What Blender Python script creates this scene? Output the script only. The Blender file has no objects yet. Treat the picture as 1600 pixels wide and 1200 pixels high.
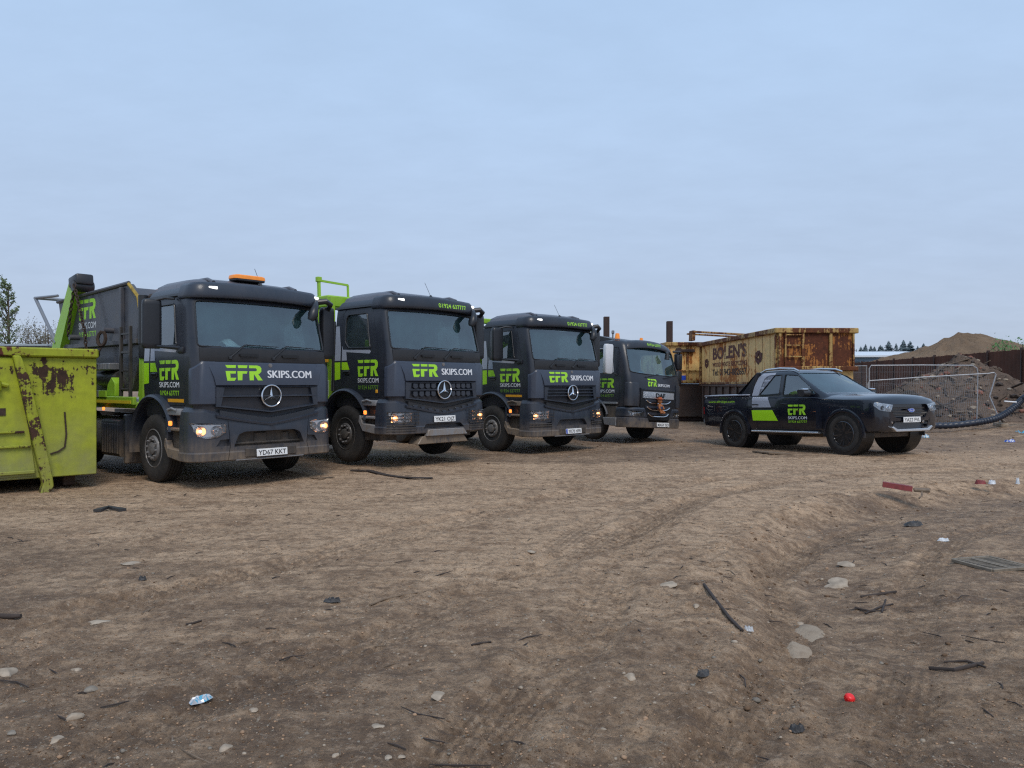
import bpy, bmesh, math, random
import numpy as np
from mathutils import Vector, Matrix, Euler
from mathutils.bvhtree import BVHTree
R = math.radians
sc = bpy.context.scene
COL = sc.collection
random.seed(7)

# ------------------------------------------------------------------ camera, world, sun, exposure
cam_d = bpy.data.cameras.new('camera'); cam = bpy.data.objects.new('camera', cam_d); COL.objects.link(cam)
cam_d.sensor_width = 36; cam_d.lens = 26.85; cam_d.clip_start = 0.05; cam_d.clip_end = 6000
cam.location = (0, 0, 1.52); cam.rotation_euler = (R(90), 0, 0)
sc.camera = cam
sc.cycles.use_denoising = False; sc.cycles.filter_width = 1.25
SUN_EL, SUN_AZ = 52, 163          # azimuth measured clockwise from +Y
world = bpy.data.worlds.new('World'); sc.world = world; world.use_nodes = True
nt = world.node_tree; nt.nodes.clear()
def wn(t, **k):
    n = nt.nodes.new(t)
    for a, b in k.items(): setattr(n, a, b)
    return n
wl = nt.links.new
out = wn('ShaderNodeOutputWorld'); bg = wn('ShaderNodeBackground'); wl(bg.outputs[0], out.inputs[0])
tc = wn('ShaderNodeTexCoord'); sep = wn('ShaderNodeSeparateXYZ'); wl(tc.outputs['Generated'], sep.inputs[0])
sky = wn('ShaderNodeTexSky', sky_type='NISHITA'); sky.sun_disc = False
sky.sun_elevation = R(SUN_EL); sky.sun_rotation = R(SUN_AZ); sky.air_density = 1.2; sky.dust_density = 2.0
# overcast deck: flat layer seen in perspective
za = wn('ShaderNodeMath', operation='MAXIMUM'); wl(sep.outputs[2], za.inputs[0]); za.inputs[1].default_value = 0.0
zb = wn('ShaderNodeMath', operation='ADD'); wl(za.outputs[0], zb.inputs[0]); zb.inputs[1].default_value = 0.16
dx = wn('ShaderNodeMath', operation='DIVIDE'); wl(sep.outputs[0], dx.inputs[0]); wl(zb.outputs[0], dx.inputs[1])
dy = wn('ShaderNodeMath', operation='DIVIDE'); wl(sep.outputs[1], dy.inputs[0]); wl(zb.outputs[0], dy.inputs[1])
cmb = wn('ShaderNodeCombineXYZ'); wl(dx.outputs[0], cmb.inputs[0]); wl(dy.outputs[0], cmb.inputs[1])
mp = wn('ShaderNodeMapping'); mp.inputs['Rotation'].default_value = (0, 0, R(24)); mp.inputs['Scale'].default_value = (0.75, 1.15, 1)
wl(cmb.outputs[0], mp.inputs[0])
n1 = wn('ShaderNodeTexNoise'); n1.inputs['Scale'].default_value = 1.1; n1.inputs['Detail'].default_value = 6; n1.inputs['Roughness'].default_value = .55
n1.inputs['Distortion'].default_value = .4
wl(mp.outputs[0], n1.inputs[0])
n2 = wn('ShaderNodeTexNoise'); n2.inputs['Scale'].default_value = 5.5; n2.inputs['Detail'].default_value = 5; n2.inputs['Roughness'].default_value = .6
wl(mp.outputs[0], n2.inputs[0])
ramp = wn('ShaderNodeValToRGB'); wl(za.outputs[0], ramp.inputs[0])
e = ramp.color_ramp.elements
e[0].position = 0.0; e[0].color = (.41, .475, .585, 1)
e[1].position = 0.62; e[1].color = (.345, .495, .715, 1)
m_ = ramp.color_ramp.elements.new(.14); m_.color = (.385, .48, .635, 1)
m_ = ramp.color_ramp.elements.new(.34); m_.color = (.385, .515, .71, 1)
cr1 = wn('ShaderNodeMapRange'); wl(n1.outputs[0], cr1.inputs[0]); cr1.inputs[1].default_value = .35; cr1.inputs[2].default_value = .68
cr1.inputs[3].default_value = .972; cr1.inputs[4].default_value = 1.028
cr2 = wn('ShaderNodeMapRange'); wl(n2.outputs[0], cr2.inputs[0]); cr2.inputs[1].default_value = .35; cr2.inputs[2].default_value = .7
cr2.inputs[3].default_value = .98; cr2.inputs[4].default_value = 1.025
mm = wn('ShaderNodeMath', operation='MULTIPLY'); wl(cr1.outputs[0], mm.inputs[0]); wl(cr2.outputs[0], mm.inputs[1])
vm = wn('ShaderNodeVectorMath', operation='SCALE'); wl(ramp.outputs[0], vm.inputs[0]); wl(mm.outputs[0], vm.inputs['Scale'])
sk = wn('ShaderNodeVectorMath', operation='SCALE'); wl(sky.outputs[0], sk.inputs[0]); sk.inputs['Scale'].default_value = .05
mix = wn('ShaderNodeMix', data_type='RGBA'); mix.inputs[0].default_value = .93
wl(sk.outputs[0], mix.inputs[6]); wl(vm.outputs[0], mix.inputs[7])
wl(mix.outputs[2], bg.inputs[0]); bg.inputs[1].default_value = 1.0
sun_d = bpy.data.lights.new('sun', 'SUN'); sun_d.energy = 1.5; sun_d.angle = R(24); sun_d.color = (1, .93, .84)
sun = bpy.data.objects.new('sun', sun_d); COL.objects.link(sun)
_a = R(SUN_AZ); _e = R(SUN_EL)
sdir = Vector((math.sin(_a)*math.cos(_e), math.cos(_a)*math.cos(_e), math.sin(_e)))
sun.rotation_euler = sdir.to_track_quat('Z', 'Y').to_euler(); sun.location = sdir*50
sc.view_settings.view_transform = 'Standard'; sc.view_settings.look = 'None'
sc.view_settings.gamma = 1; sc.view_settings.exposure = 0.36; sc.view_settings.use_curve_mapping = False

# ------------------------------------------------------------------ materials
def mat(name):
    m = bpy.data.materials.new(name); m.use_nodes = True
    n = m.node_tree; n.nodes.clear()
    o = n.nodes.new('ShaderNodeOutputMaterial'); b = n.nodes.new('ShaderNodeBsdfPrincipled')
    n.links.new(b.outputs[0], o.inputs[0])
    return m, n, b
def N(n, t, **k):
    x = n.nodes.new(t)
    for a, b in k.items(): setattr(x, a, b)
    return x
def noise(n, co, scale, detail=5, rough=.55, dist=0, vec=None):
    x = n.nodes.new('ShaderNodeTexNoise'); x.inputs['Scale'].default_value = scale; x.inputs['Detail'].default_value = detail
    x.inputs['Roughness'].default_value = rough; x.inputs['Distortion'].default_value = dist
    if vec is not None:
        mp = n.nodes.new('ShaderNodeMapping'); mp.inputs['Scale'].default_value = vec; n.links.new(co, mp.inputs[0]); co = mp.outputs[0]
    n.links.new(co, x.inputs['Vector']); return x.outputs[0]
def rng(n, v, a, b, c=0, d=1):
    x = n.nodes.new('ShaderNodeMapRange'); n.links.new(v, x.inputs[0])
    for i, q in zip((1, 2, 3, 4), (a, b, c, d)): x.inputs[i].default_value = q
    return x.outputs[0]
def mth(n, op, a, b=None):
    x = n.nodes.new('ShaderNodeMath'); x.operation = op
    for i, q in enumerate((a, b)):
        if q is None: continue
        if isinstance(q, (int, float)): x.inputs[i].default_value = q
        else: n.links.new(q, x.inputs[i])
    return x.outputs[0]
def mixc(n, f, a, b):
    x = n.nodes.new('ShaderNodeMix'); x.data_type = 'RGBA'
    if isinstance(f, (int, float)): x.inputs[0].default_value = f
    else: n.links.new(f, x.inputs[0])
    for i, q in ((6, a), (7, b)):
        if isinstance(q, tuple): x.inputs[i].default_value = (*q[:3], 1)
        else: n.links.new(q, x.inputs[i])
    return x.outputs[2]
def objco(n): return N(n, 'ShaderNodeTexCoord').outputs['Object']
def bump(n, b, h, s, d=.01):
    x = n.nodes.new('ShaderNodeBump'); x.inputs['Strength'].default_value = s; x.inputs['Distance'].default_value = d
    n.links.new(h, x.inputs['Height']); n.links.new(x.outputs[0], b.inputs['Normal'])

DIRT = (.20, .15, .105)
def paint(name, col, rough=.45, dust=.5, zlo=.3, zhi=1.25, coat=.22, metal=0, spec=.5, ambient=.035, dirt=DIRT):
    """paint with road dust that thickens towards the wheels, in the thing's own coordinates"""
    m, n, b = mat(name); co = objco(n)
    s = N(n, 'ShaderNodeSeparateXYZ'); n.links.new(co, s.inputs[0])
    z = rng(n, s.outputs[2], zlo, zhi, 1, 0)
    a = noise(n, co, 3.5, 7, .65); f = noise(n, co, 38, 4, .7); st = noise(n, co, 9, 4, .6, 0, (3, 3, .35))
    k = mth(n, 'MULTIPLY', mth(n, 'ADD', mth(n, 'MULTIPLY', z, dust), ambient), rng(n, mth(n, 'ADD', a, mth(n, 'MULTIPLY', st, .5)), .55, .95, .1, 1.3))
    k2 = mth(n, 'MULTIPLY', rng(n, f, .62, .72), mth(n, 'MULTIPLY', z, dust*.8))
    k = mth(n, 'MINIMUM', mth(n, 'ADD', k, k2), .95)
    c0 = mixc(n, rng(n, a, .3, .7), tuple(x*.9 for x in col), tuple(min(1, x*1.1) for x in col))
    n.links.new(mixc(n, k, c0, dirt), b.inputs['Base Color'])
    n.links.new(rng(n, k, 0, .5, rough, .85), b.inputs['Roughness'])
    b.inputs['Coat Weight'].default_value = coat; b.inputs['Coat Roughness'].default_value = .12
    b.inputs['Metallic'].default_value = metal; b.inputs['Specular IOR Level'].default_value = spec
    return m
def plain(name, col, rough=.5, metal=0, spec=.5, var=.12, emit=0, ecol=None):
    m, n, b = mat(name); co = objco(n); a = noise(n, co, 14, 5, .6)
    n.links.new(mixc(n, rng(n, a, .3, .7), tuple(x*(1-var) for x in col), tuple(min(1, x*(1+var)) for x in col)), b.inputs['Base Color'])
    b.inputs['Roughness'].default_value = rough; b.inputs['Metallic'].default_value = metal; b.inputs['Specular IOR Level'].default_value = spec
    if emit: b.inputs['Emission Color'].default_value = (*(ecol or col), 1); b.inputs['Emission Strength'].default_value = emit
    return m
def peeling(name, col, rust, amount=.55, scale=1.3, dirt=(.16, .13, .10), streak=1.0, rough=.55, dirtz=(.2, 1.0), shift=(0, 0, 0), band=None):
    """old paint flaking to rust in blotches with runs below them"""
    m, n, b = mat(name); co = objco(n)
    sh = N(n, 'ShaderNodeMapping'); sh.inputs['Location'].default_value = shift; n.links.new(co, sh.inputs[0]); c1 = sh.outputs[0]
    big = noise(n, c1, scale, 8, .66, .3); fine = noise(n, c1, scale*9, 6, .7); run = noise(n, c1, scale*3.2, 5, .6, .2, (3.5, 3.5, .28))
    v = mth(n, 'ADD', mth(n, 'ADD', mth(n, 'MULTIPLY', big, .62), mth(n, 'MULTIPLY', fine, .24)), mth(n, 'MULTIPLY', run, .2*streak))
    if band:
        s0 = N(n, 'ShaderNodeSeparateXYZ'); n.links.new(co, s0.inputs[0])
        bz = mth(n, 'MULTIPLY', rng(n, s0.outputs[2], band[0]-.25, band[0]+.1), rng(n, s0.outputs[2], band[1]+.12, band[1]))
        v = mth(n, 'ADD', v, mth(n, 'MULTIPLY', bz, band[2]))
    t = .50+.16*(1-amount)
    k = rng(n, v, t, t+.014)
    halo = rng(n, v, t-.07, t)
    pc = mixc(n, rng(n, noise(n, c1, 5, 6, .6), .3, .75), tuple(x*.66 for x in col), col)
    pc = mixc(n, mth(n, 'MULTIPLY', halo, .55*streak), pc, tuple(.5*(a+q*1.2) for a, q in zip(col, rust)))
    sp = N(n, 'ShaderNodeSeparateXYZ'); n.links.new(co, sp.inputs[0])
    dz = mth(n, 'MULTIPLY', rng(n, sp.outputs[2], dirtz[0], dirtz[1], 1, 0), rng(n, noise(n, c1, 2.2, 6, .6), .35, .6, .2, 1))
    pc = mixc(n, mth(n, 'MULTIPLY', dz, .75), pc, dirt)
    rc = mixc(n, rng(n, noise(n, c1, 11, 6, .7), .35, .65), tuple(x*.45 for x in rust), rust)
    n.links.new(mixc(n, k, pc, rc), b.inputs['Base Color'])
    n.links.new(rng(n, k, 0, 1, rough, .9), b.inputs['Roughness'])
    bump(n, b, mth(n, 'SUBTRACT', mth(n, 'MULTIPLY', fine, .4), k), .5, .004)
    return m
M = {}
M['charcoal'] = paint('charcoal_matt_paint', (.017, .021, .031), .38, .35, spec=.38)
M['charcoal2'] = paint('charcoal_plastic', (.017, .025, .041), .42, .85, .30, .78, ambient=.06)
M['panel'] = paint('slate_panel_paint', (.032, .041, .064), .36, .25, ambient=.03)
M['roofskylit'] = paint('skylit_slate_roof', (.085, .088, .108), .45, .1, ambient=.06)  # lighter than the cab: sky brightness on top put into the colour
M['blackpl'] = paint('black_plastic', (.012, .013, .016), .5, .5, .2, 1.0, ambient=.03)
M['mudstep'] = paint('muddy_step_plastic', (.045, .05, .06), .7, 1.6, .25, 1.4, ambient=.35)
M['greystep'] = paint('pale_step_plastic', (.22, .24, .27), .6, .9, .25, 1.3, ambient=.15)
M['inside'] = plain('cab_interior', (.02, .022, .026), .8)
M['rubber'] = paint('tyre_rubber', (.012, .012, .013), .8, .25, -.6, .6, ambient=.12, coat=0, dirt=(.10, .08, .06))
M['steelrim'] = paint('steel_rim', (.20, .20, .205), .5, .5, -.6, .6, metal=.35, ambient=.30, dirt=(.13, .105, .08))
M['darkrim'] = paint('dark_rim', (.035, .035, .037), .5, .5, -.6, .6, ambient=.25, dirt=(.12, .10, .08))
M['blackrim'] = plain('black_alloy', (.085, .085, .09), .22, .8, .7)
M['chassis'] = paint('chassis_black', (.016, .016, .018), .6, .5, .2, 1.2, ambient=.15)
M['limepaint'] = paint('lime_paint', (.27, .50, .015), .42, .25, .8, 1.5, ambient=.10)
M['limetext'] = plain('lime_vinyl', (.36, .72, .03), .45, var=.03)
M['limeblock'] = plain('lime_vinyl_block', (.40, .76, .012), .4, var=.03)
M['limefaint'] = plain('faded_lime_vinyl', (.16, .34, .03), .5, var=.2)
M['whitetext'] = plain('white_vinyl', (.72, .73, .75), .45, var=.03)
M['silver'] = plain('silver_vinyl', (.34, .36, .42), .38, var=.05)
M['amberstrip'] = plain('amber_reflective_tape', (.72, .34, .02), .4, var=.1)
M['yellowstrip'] = plain('yellow_reflective_tape', (.62, .48, .03), .45, var=.15)
M['amber'] = plain('amber_lens', (.85, .26, .015), .12, 0, .7, var=.12, emit=.10, ecol=(1, .3, .02))
M['amberlit'] = plain('amber_lamp_lit', (.9, .2, .02), .2, emit=1.6, ecol=(1, .23, .04))
M['redlens'] = plain('red_lens', (.35, .01, .01), .15, emit=.0)
M['bulbwarm'] = plain('lit_headlamp_bulb', (1, .6, .3), .3, emit=5, ecol=(1, .45, .17))
M['markerlit'] = plain('lit_marker_lamp', (1, 1, 1), .3, emit=1.6, ecol=(1, .97, .92))
M['reflector'] = plain('headlamp_reflector', (.55, .50, .46), .2, .9, var=.05)
M['headsilver'] = plain('headlamp_bowl_silver', (.42, .44, .46), .25, .5, var=.45)
M['chrome'] = plain('chrome', (.75, .76, .78), .14, 1, var=.03)
M['dullsteel'] = paint('dull_steel', (.24, .25, .27), .45, .3, .2, 1.2, metal=.6, ambient=.2)
M['galv'] = plain('galvanised_steel', (.36, .37, .39), .5, .3, var=.15)
M['alu'] = plain('brushed_aluminium', (.62, .64, .67), .3, .8, var=.05)
M['platewhite'] = plain('white_number_plate', (.78, .78, .77), .35, var=.03)
M['plateblue'] = plain('blue_plate_band', (.02, .07, .45), .35)
M['black'] = plain('black_ink', (.010, .010, .011), .4)
M['mirrorwhite'] = plain('white_mirror_shell', (.60, .61, .64), .35, var=.06)
M['mesh'] = None
M['navy'] = None
M['rust'] = plain('rusty_chain_steel', (.055, .035, .025), .8, .3, var=.4)
def mk_glass(name, tint, dust=.06, dust_skytone=(.30, .42, .45), f0=.10):  # dust is a dirt film plus sky reflection painted as diffuse colour
    m = bpy.data.materials.new(name); m.use_nodes = True; n = m.node_tree; n.nodes.clear()
    o = N(n, 'ShaderNodeOutputMaterial'); tr = N(n, 'ShaderNodeBsdfTransparent'); tr.inputs[0].default_value = (*tint, 1)
    gl = N(n, 'ShaderNodeBsdfGlossy'); gl.inputs['Roughness'].default_value = .02; gl.inputs[0].default_value = (.93, .97, 1, 1)
    df = N(n, 'ShaderNodeBsdfDiffuse'); df.inputs[0].default_value = (*dust_skytone, 1)
    lw = N(n, 'ShaderNodeLayerWeight'); lw.inputs[0].default_value = .35
    co = objco(n)
    d = rng(n, noise(n, co, 2.4, 5, .6), .3, .7, dust*.5, dust*1.6)
    m1 = N(n, 'ShaderNodeMixShader'); n.links.new(d, m1.inputs[0]); n.links.new(tr.outputs[0], m1.inputs[1]); n.links.new(df.outputs[0], m1.inputs[2])
    m2 = N(n, 'ShaderNodeMixShader'); n.links.new(rng(n, lw.outputs['Fresnel'], 0, 1, f0, .95), m2.inputs[0]); n.links.new(m1.outputs[0], m2.inputs[1]); n.links.new(gl.outputs[0], m2.inputs[2])
    n.links.new(m2.outputs[0], o.inputs[0]); return m
M['glass'] = mk_glass('windscreen_glass', (.62, .82, .82), .08, (.14, .32, .36), .10)  # teal film colour carries painted sky reflection
M['sideglass'] = mk_glass('side_window_glass', (.55, .70, .70), .06, f0=.13)
M['mirrorpl'] = plain('mirror_housing_plastic', (.014, .015, .019), .4)
M['privacy'] = mk_glass('privacy_glass', (.10, .13, .14), .03)
M['lens'] = mk_glass('clear_lens', (.97, .98, 1), .04, (.6, .6, .6), .05)
def mk_mesh_mat():
    m, n, b = mat('grille_mesh'); co = objco(n)
    s = N(n, 'ShaderNodeSeparateXYZ'); n.links.new(co, s.inputs[0])
    a = mth(n, 'SINE', mth(n, 'MULTIPLY', s.outputs[1], 260)); c = mth(n, 'SINE', mth(n, 'MULTIPLY', s.outputs[2], 340))
    k = rng(n, mth(n, 'MULTIPLY', a, c), -.1, .3)
    n.links.new(mixc(n, k, (.035, .042, .055), (.006, .006, .008)), b.inputs['Base Color']); b.inputs['Roughness'].default_value = .6
    return m
M['mesh'] = mk_mesh_mat()
def mk_navy():
    m, n, b = mat('navy_black_car_paint'); co = objco(n)
    s = N(n, 'ShaderNodeSeparateXYZ'); n.links.new(co, s.inputs[0])
    k = mth(n, 'MULTIPLY', rng(n, s.outputs[2], .3, .85, .26, 0), rng(n, noise(n, co, 4, 7, .65), .35, .7))
    n.links.new(mixc(n, k, (.0045, .0065, .014), (.09, .075, .06)), b.inputs['Base Color'])
    n.links.new(rng(n, k, 0, .4, .22, .7), b.inputs['Roughness'])
    b.inputs['Coat Weight'].default_value = .6; b.inputs['Coat Roughness'].default_value = .03
    return m
M['navy'] = mk_navy()

# ------------------------------------------------------------------ mesh builder
class MB:
    def __init__(s): s.bm = bmesh.new()
    def _m(s, geom, mi):
        for f in geom:
            if isinstance(f, bmesh.types.BMFace): f.material_index = mi
    def box(s, c, d, b=0, rot=None, mi=0, seg=1):
        r = bmesh.ops.create_cube(s.bm, size=1); vs = r['verts']
        mt = Matrix.Translation(Vector(c))
        if rot is not None: mt = mt @ (rot if isinstance(rot, Matrix) else Euler([R(q) for q in rot]).to_matrix().to_4x4())
        fs = set(f for v in vs for f in v.link_faces)
        bmesh.ops.transform(s.bm, matrix=Matrix.Diagonal((*d, 1)), verts=vs)
        if b > 0:
            es = list(set(e for v in vs for e in v.link_edges))
            r = bmesh.ops.bevel(s.bm, geom=es, offset=min(b, min(d)*.45), segments=seg, affect='EDGES', profile=.5)
            vs = list(set(v for f in r['faces'] for v in f.verts) | set(v for v in vs if v.is_valid))
            fs = set(f for v in vs for f in v.link_faces)
        for f in fs: f.material_index = mi
        bmesh.ops.transform(s.bm, matrix=mt, verts=list(set(v for f in fs for v in f.verts)))
        return s
    def prism(s, pts, ax, lo, hi, mi=0, b=0):
        """pts 2-D in the plane normal to ax ('x': (y,z), 'y': (x,z), 'z': (x,y))"""
        def P(p, h): return {'x': (h, p[0], p[1]), 'y': (p[0], h, p[1]), 'z': (p[0], p[1], h)}[ax]
        a = [s.bm.verts.new(P(p, lo)) for p in pts]; c = [s.bm.verts.new(P(p, hi)) for p in pts]
        fs = [s.bm.faces.new(a), s.bm.faces.new(c)]; k = len(pts)
        for i in range(k): fs.append(s.bm.faces.new((a[i], a[(i+1) % k], c[(i+1) % k], c[i])))
        s._m(fs, mi)
        if b:
            es = list(set(e for f in fs for e in f.edges)); bmesh.ops.recalc_face_normals(s.bm, faces=fs)
            r = bmesh.ops.bevel(s.bm, geom=es, offset=b, segments=1, affect='EDGES', profile=.5)
            s._m(r['faces'], mi)
        return s
    def tube(s, path, r, n=8, closed=False, mi=0, caps=True):
        P = [Vector(p) for p in path]; k = len(P); rings = []; up = None
        for i in range(k):
            if closed: t = P[(i+1) % k]-P[i-1]
            else: t = P[min(i+1, k-1)]-P[max(i-1, 0)]
            t.normalize()
            if up is None: up = t.orthogonal().normalized()
            else:
                up = up-t*up.dot(t)
                up = t.orthogonal().normalized() if up.length < 1e-6 else up.normalized()
            w = t.cross(up); rr = r[i] if isinstance(r, (list, tuple)) else r
            rings.append([s.bm.verts.new(P[i]+(up*math.cos(2*math.pi*j/n)+w*math.sin(2*math.pi*j/n))*rr) for j in range(n)])
        fs = []
        for i in range(k if closed else k-1):
            a, b = rings[i], rings[(i+1) % k]
            for j in range(n): fs.append(s.bm.faces.new((a[j], a[(j+1) % n], b[(j+1) % n], b[j])))
        if caps and not closed: fs.append(s.bm.faces.new(rings[0])); fs.append(s.bm.faces.new(rings[-1]))
        s._m(fs, mi); return s
    def lathe(s, prof, ax='y', c=(0, 0, 0), n=32, mi=0, closed=False):
        rings = []; c = Vector(c)
        for r, h in prof:
            ring = []
            for j in range(n):
                t = 2*math.pi*j/n; a, b = r*math.cos(t), r*math.sin(t)
                p = {'y': (a, h, b), 'z': (a, b, h), 'x': (h, a, b)}[ax]
                ring.append(s.bm.verts.new(c+Vector(p)))
            rings.append(ring)
        fs = []
        for a, b in zip(rings, rings[1:]+([rings[0]] if closed else [])):
            for j in range(n): fs.append(s.bm.faces.new((a[j], a[(j+1) % n], b[(j+1) % n], b[j])))
        if not closed:
            if prof[0][0] > 1e-5: fs.append(s.bm.faces.new(rings[0]))
            if prof[-1][0] > 1e-5: fs.append(s.bm.faces.new(rings[-1]))
        s._m(fs, mi); return s
    def loft(s, rings, closed=True, caps=True, mi=0):
        vs = [[s.bm.verts.new(p) for p in r] for r in rings]; fs = []
        for a, b in zip(vs, vs[1:]):
            k = len(a)
            for j in range(k if closed else k-1): fs.append(s.bm.faces.new((a[j], a[(j+1) % k], b[(j+1) % k], b[j])))
        if caps and closed: fs.append(s.bm.faces.new(vs[0])); fs.append(s.bm.faces.new(vs[-1]))
        s._m(fs, mi); return s
    def band(s, path, prof, zf=None, mi=0, caps=True):
        """closed profile [(outward offset, z)] swept along a plan path [(x,y)]"""
        rings = []; k = len(path)
        for i, p in enumerate(path):
            a, b = path[max(i-1, 0)], path[min(i+1, k-1)]
            t = Vector((b[0]-a[0], b[1]-a[1])); t.normalize(); nx, ny = t.y, -t.x
            rings.append([(p[0]+nx*o, p[1]+ny*o, z+(zf(p[1], z) if zf else 0)) for o, z in prof])
        return s.loft(rings, True, caps, mi)
    def face(s, pts, mi=0):
        f = s.bm.faces.new([s.bm.verts.new(p) for p in pts]); f.material_index = mi; return s
    def data(s, name, mats, ang=32, smooth=True):
        bmesh.ops.remove_doubles(s.bm, verts=s.bm.verts, dist=1e-5)
        bmesh.ops.recalc_face_normals(s.bm, faces=s.bm.faces)
        me = bpy.data.meshes.new(name); s.bm.to_mesh(me); s.bm.free()
        for m in (mats if isinstance(mats, (list, tuple)) else [mats]): me.materials.append(M[m] if isinstance(m, str) else m)
        if smooth and len(me.polygons):
            me.polygons.foreach_set('use_smooth', [True]*len(me.polygons)); me.set_sharp_from_angle(angle=R(ang))
        return me
    def build(s, name, mats, parent=None, ang=32, smooth=True, loc=None, rot=None):
        o = bpy.data.objects.new(name, s.data(name, mats, ang, smooth)); COL.objects.link(o)
        if parent: o.parent = parent
        if loc: o.location = loc
        if rot: o.rotation_euler = [R(q) for q in rot]
        return o
def arcpts(cx, cy, r, a0, a1, n): return [(cx+r*math.cos(R(a0+(a1-a0)*i/n)), cy+r*math.sin(R(a0+(a1-a0)*i/n))) for i in range(n+1)]
def rrect(x0, x1, y0, y1, r, n=4):
    return arcpts(x1-r, y0+r, r, -90, 0, n)+arcpts(x1-r, y1-r, r, 0, 90, n)+arcpts(x0+r, y1-r, r, 90, 180, n)+arcpts(x0+r, y0+r, r, 180, 270, n)
def roundpoly(pts, r, n=3):
    o = []; k = len(pts)
    for i, p in enumerate(pts):
        p = Vector(p); a = Vector(pts[i-1])-p; b = Vector(pts[(i+1) % k])-p
        q = min(r, a.length*.45, b.length*.45); A = p+a.normalized()*q; B = p+b.normalized()*q
        for j in range(n+1):
            t = j/n; o.append(tuple((A*(1-t)**2+p*2*t*(1-t)+B*t*t)))
    return o
def cutobj(o, cutters, op='DIFFERENCE', ang=32):
    for c in cutters:
        me = c.data('cut', [], smooth=False) if isinstance(c, MB) else c
        t = bpy.data.objects.new('cut', me); COL.objects.link(t); t.parent = o.parent
        md = o.modifiers.new('b', 'BOOLEAN'); md.object = t; md.operation = op; md.solver = 'EXACT'
        dg = bpy.context.evaluated_depsgraph_get(); dg.update()
        nm = bpy.data.meshes.new_from_object(o.evaluated_get(dg)); o.modifiers.clear()
        old = o.data; o.data = nm; nm.name = old.name
        bpy.data.objects.remove(t)
        if isinstance(c, MB): bpy.data.meshes.remove(me)
    if len(o.data.polygons):
        o.data.polygons.foreach_set('use_smooth', [True]*len(o.data.polygons)); o.data.set_sharp_from_angle(angle=R(ang))
    return o
def bvh_of(*objs):
    vs = []; fs = []
    for o in objs:
        k = len(vs); vs += [v.co.copy() for v in o.data.vertices]; fs += [[k+i for i in p.vertices] for p in o.data.polygons]
    return BVHTree.FromPolygons(vs, fs)
_txt = {}
def text2d(s, h, w=None, bold=0, x=0, y=0, align='l', cond=None):
    """outline of a word as a flat mesh: (verts2d, faces), baseline at y"""
    cu = bpy.data.curves.new('t', 'FONT'); cu.body = s; cu.size = 1; cu.offset = bold; cu.resolution_u = 3
    o = bpy.data.objects.new('t', cu); COL.objects.link(o)
    dg = bpy.context.evaluated_depsgraph_get(); dg.update(); me = bpy.data.meshes.new_from_object(o.evaluated_get(dg))
    v = [(p.co.x, p.co.y) for p in me.vertices]; f = [list(p.vertices) for p in me.polygons]
    bpy.data.objects.remove(o); bpy.data.curves.remove(cu); bpy.data.meshes.remove(me)
    x0 = min(p[0] for p in v); x1 = max(p[0] for p in v); caps = .73
    k = h/caps; kx = (w/(x1-x0)) if w else k*(cond or 1)
    ww = (x1-x0)*kx; ox = {'l': x, 'c': x-ww/2, 'r': x-ww}[align]
    return [((p[0]-x0)*kx+ox, p[1]*k+y) for p in v], f
LOGO = [[(0, 1), (.64, 1), (.60, .82), (.10, .82)], [(0, .62), (.62, .62), (.58, .46), (.27, .46), (.27, .19), (.62, .19), (.50, 0), (.08, 0), (.04, .25)],
        [(.73, 1), (1.33, 1), (1.29, .82), (.76, .82)], [(.70, .62), (1.31, .62), (1.26, .46), (1.0, .46), (.97, .03), (.70, .03)],
        [(1.42, 1), (1.95, 1), (2.12, .94), (2.2, .8), (2.18, .6), (2.06, .47), (1.97, .44), (2.24, .03), (1.94, .03), (1.70, .44), (1.68, .03), (1.42, .03),
         (1.42, .62), (1.8, .62), (1.89, .66), (1.91, .73), (1.85, .82), (1.42, .82)]]
def logo2d(h, w, x=0, y=0):
    v = []; f = []
    for p in LOGO:
        f.append(list(range(len(v), len(v)+len(p)))); v += [(x+a/2.24*w, y+b*h) for a, b in p]
    return v, f
def poly2d(p): return list(p), [list(range(len(p)))]
def decal(name, shapes, org, d, bvh, m, parent, off=.002, maxlen=.25, label=None, fat=0):
    """lay flat vinyl shapes on a surface: org(u,v)->3-D start, d = ray direction"""
    bm = bmesh.new(); d = Vector(d).normalized()
    for v, f in shapes:
        vs = [bm.verts.new((p[0], p[1], 0)) for p in v]
        for q in f:
            try: bm.faces.new([vs[i] for i in q])
            except ValueError: pass
    bmesh.ops.triangulate(bm, faces=bm.faces, ngon_method='EAR_CLIP')
    for _ in range(6):
        es = [e for e in bm.edges if e.calc_length() > maxlen]
        if not es: break
        bmesh.ops.subdivide_edges(bm, edges=es, cuts=1); bmesh.ops.triangulate(bm, faces=bm.faces)
    if fat:
        g0 = bmesh.ops.duplicate(bm, geom=bm.verts[:]+bm.edges[:]+bm.faces[:]); 
        for v in [q for q in g0['geom'] if isinstance(q, bmesh.types.BMVert)]: v.co.x += fat; v.co.z = 1
    for v in bm.verts:
        o = Vector(org(v.co.x, v.co.y)); hit = bvh.ray_cast(o, d)
        v.co = (hit[0] if hit[0] is not None else o+d*1.0)-d*(off+(.0008 if v.co.z > .5 else 0))
    for f in bm.faces:
        f.normal_update()
        if f.normal.dot(d) > 0: f.normal_flip()
    me = bpy.data.meshes.new(name); bm.to_mesh(me); bm.free(); me.materials.append(M[m])
    o = bpy.data.objects.new(name, me); COL.objects.link(o)
    if parent: o.parent = parent
    if label: o['label'] = label
    return o
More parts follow.
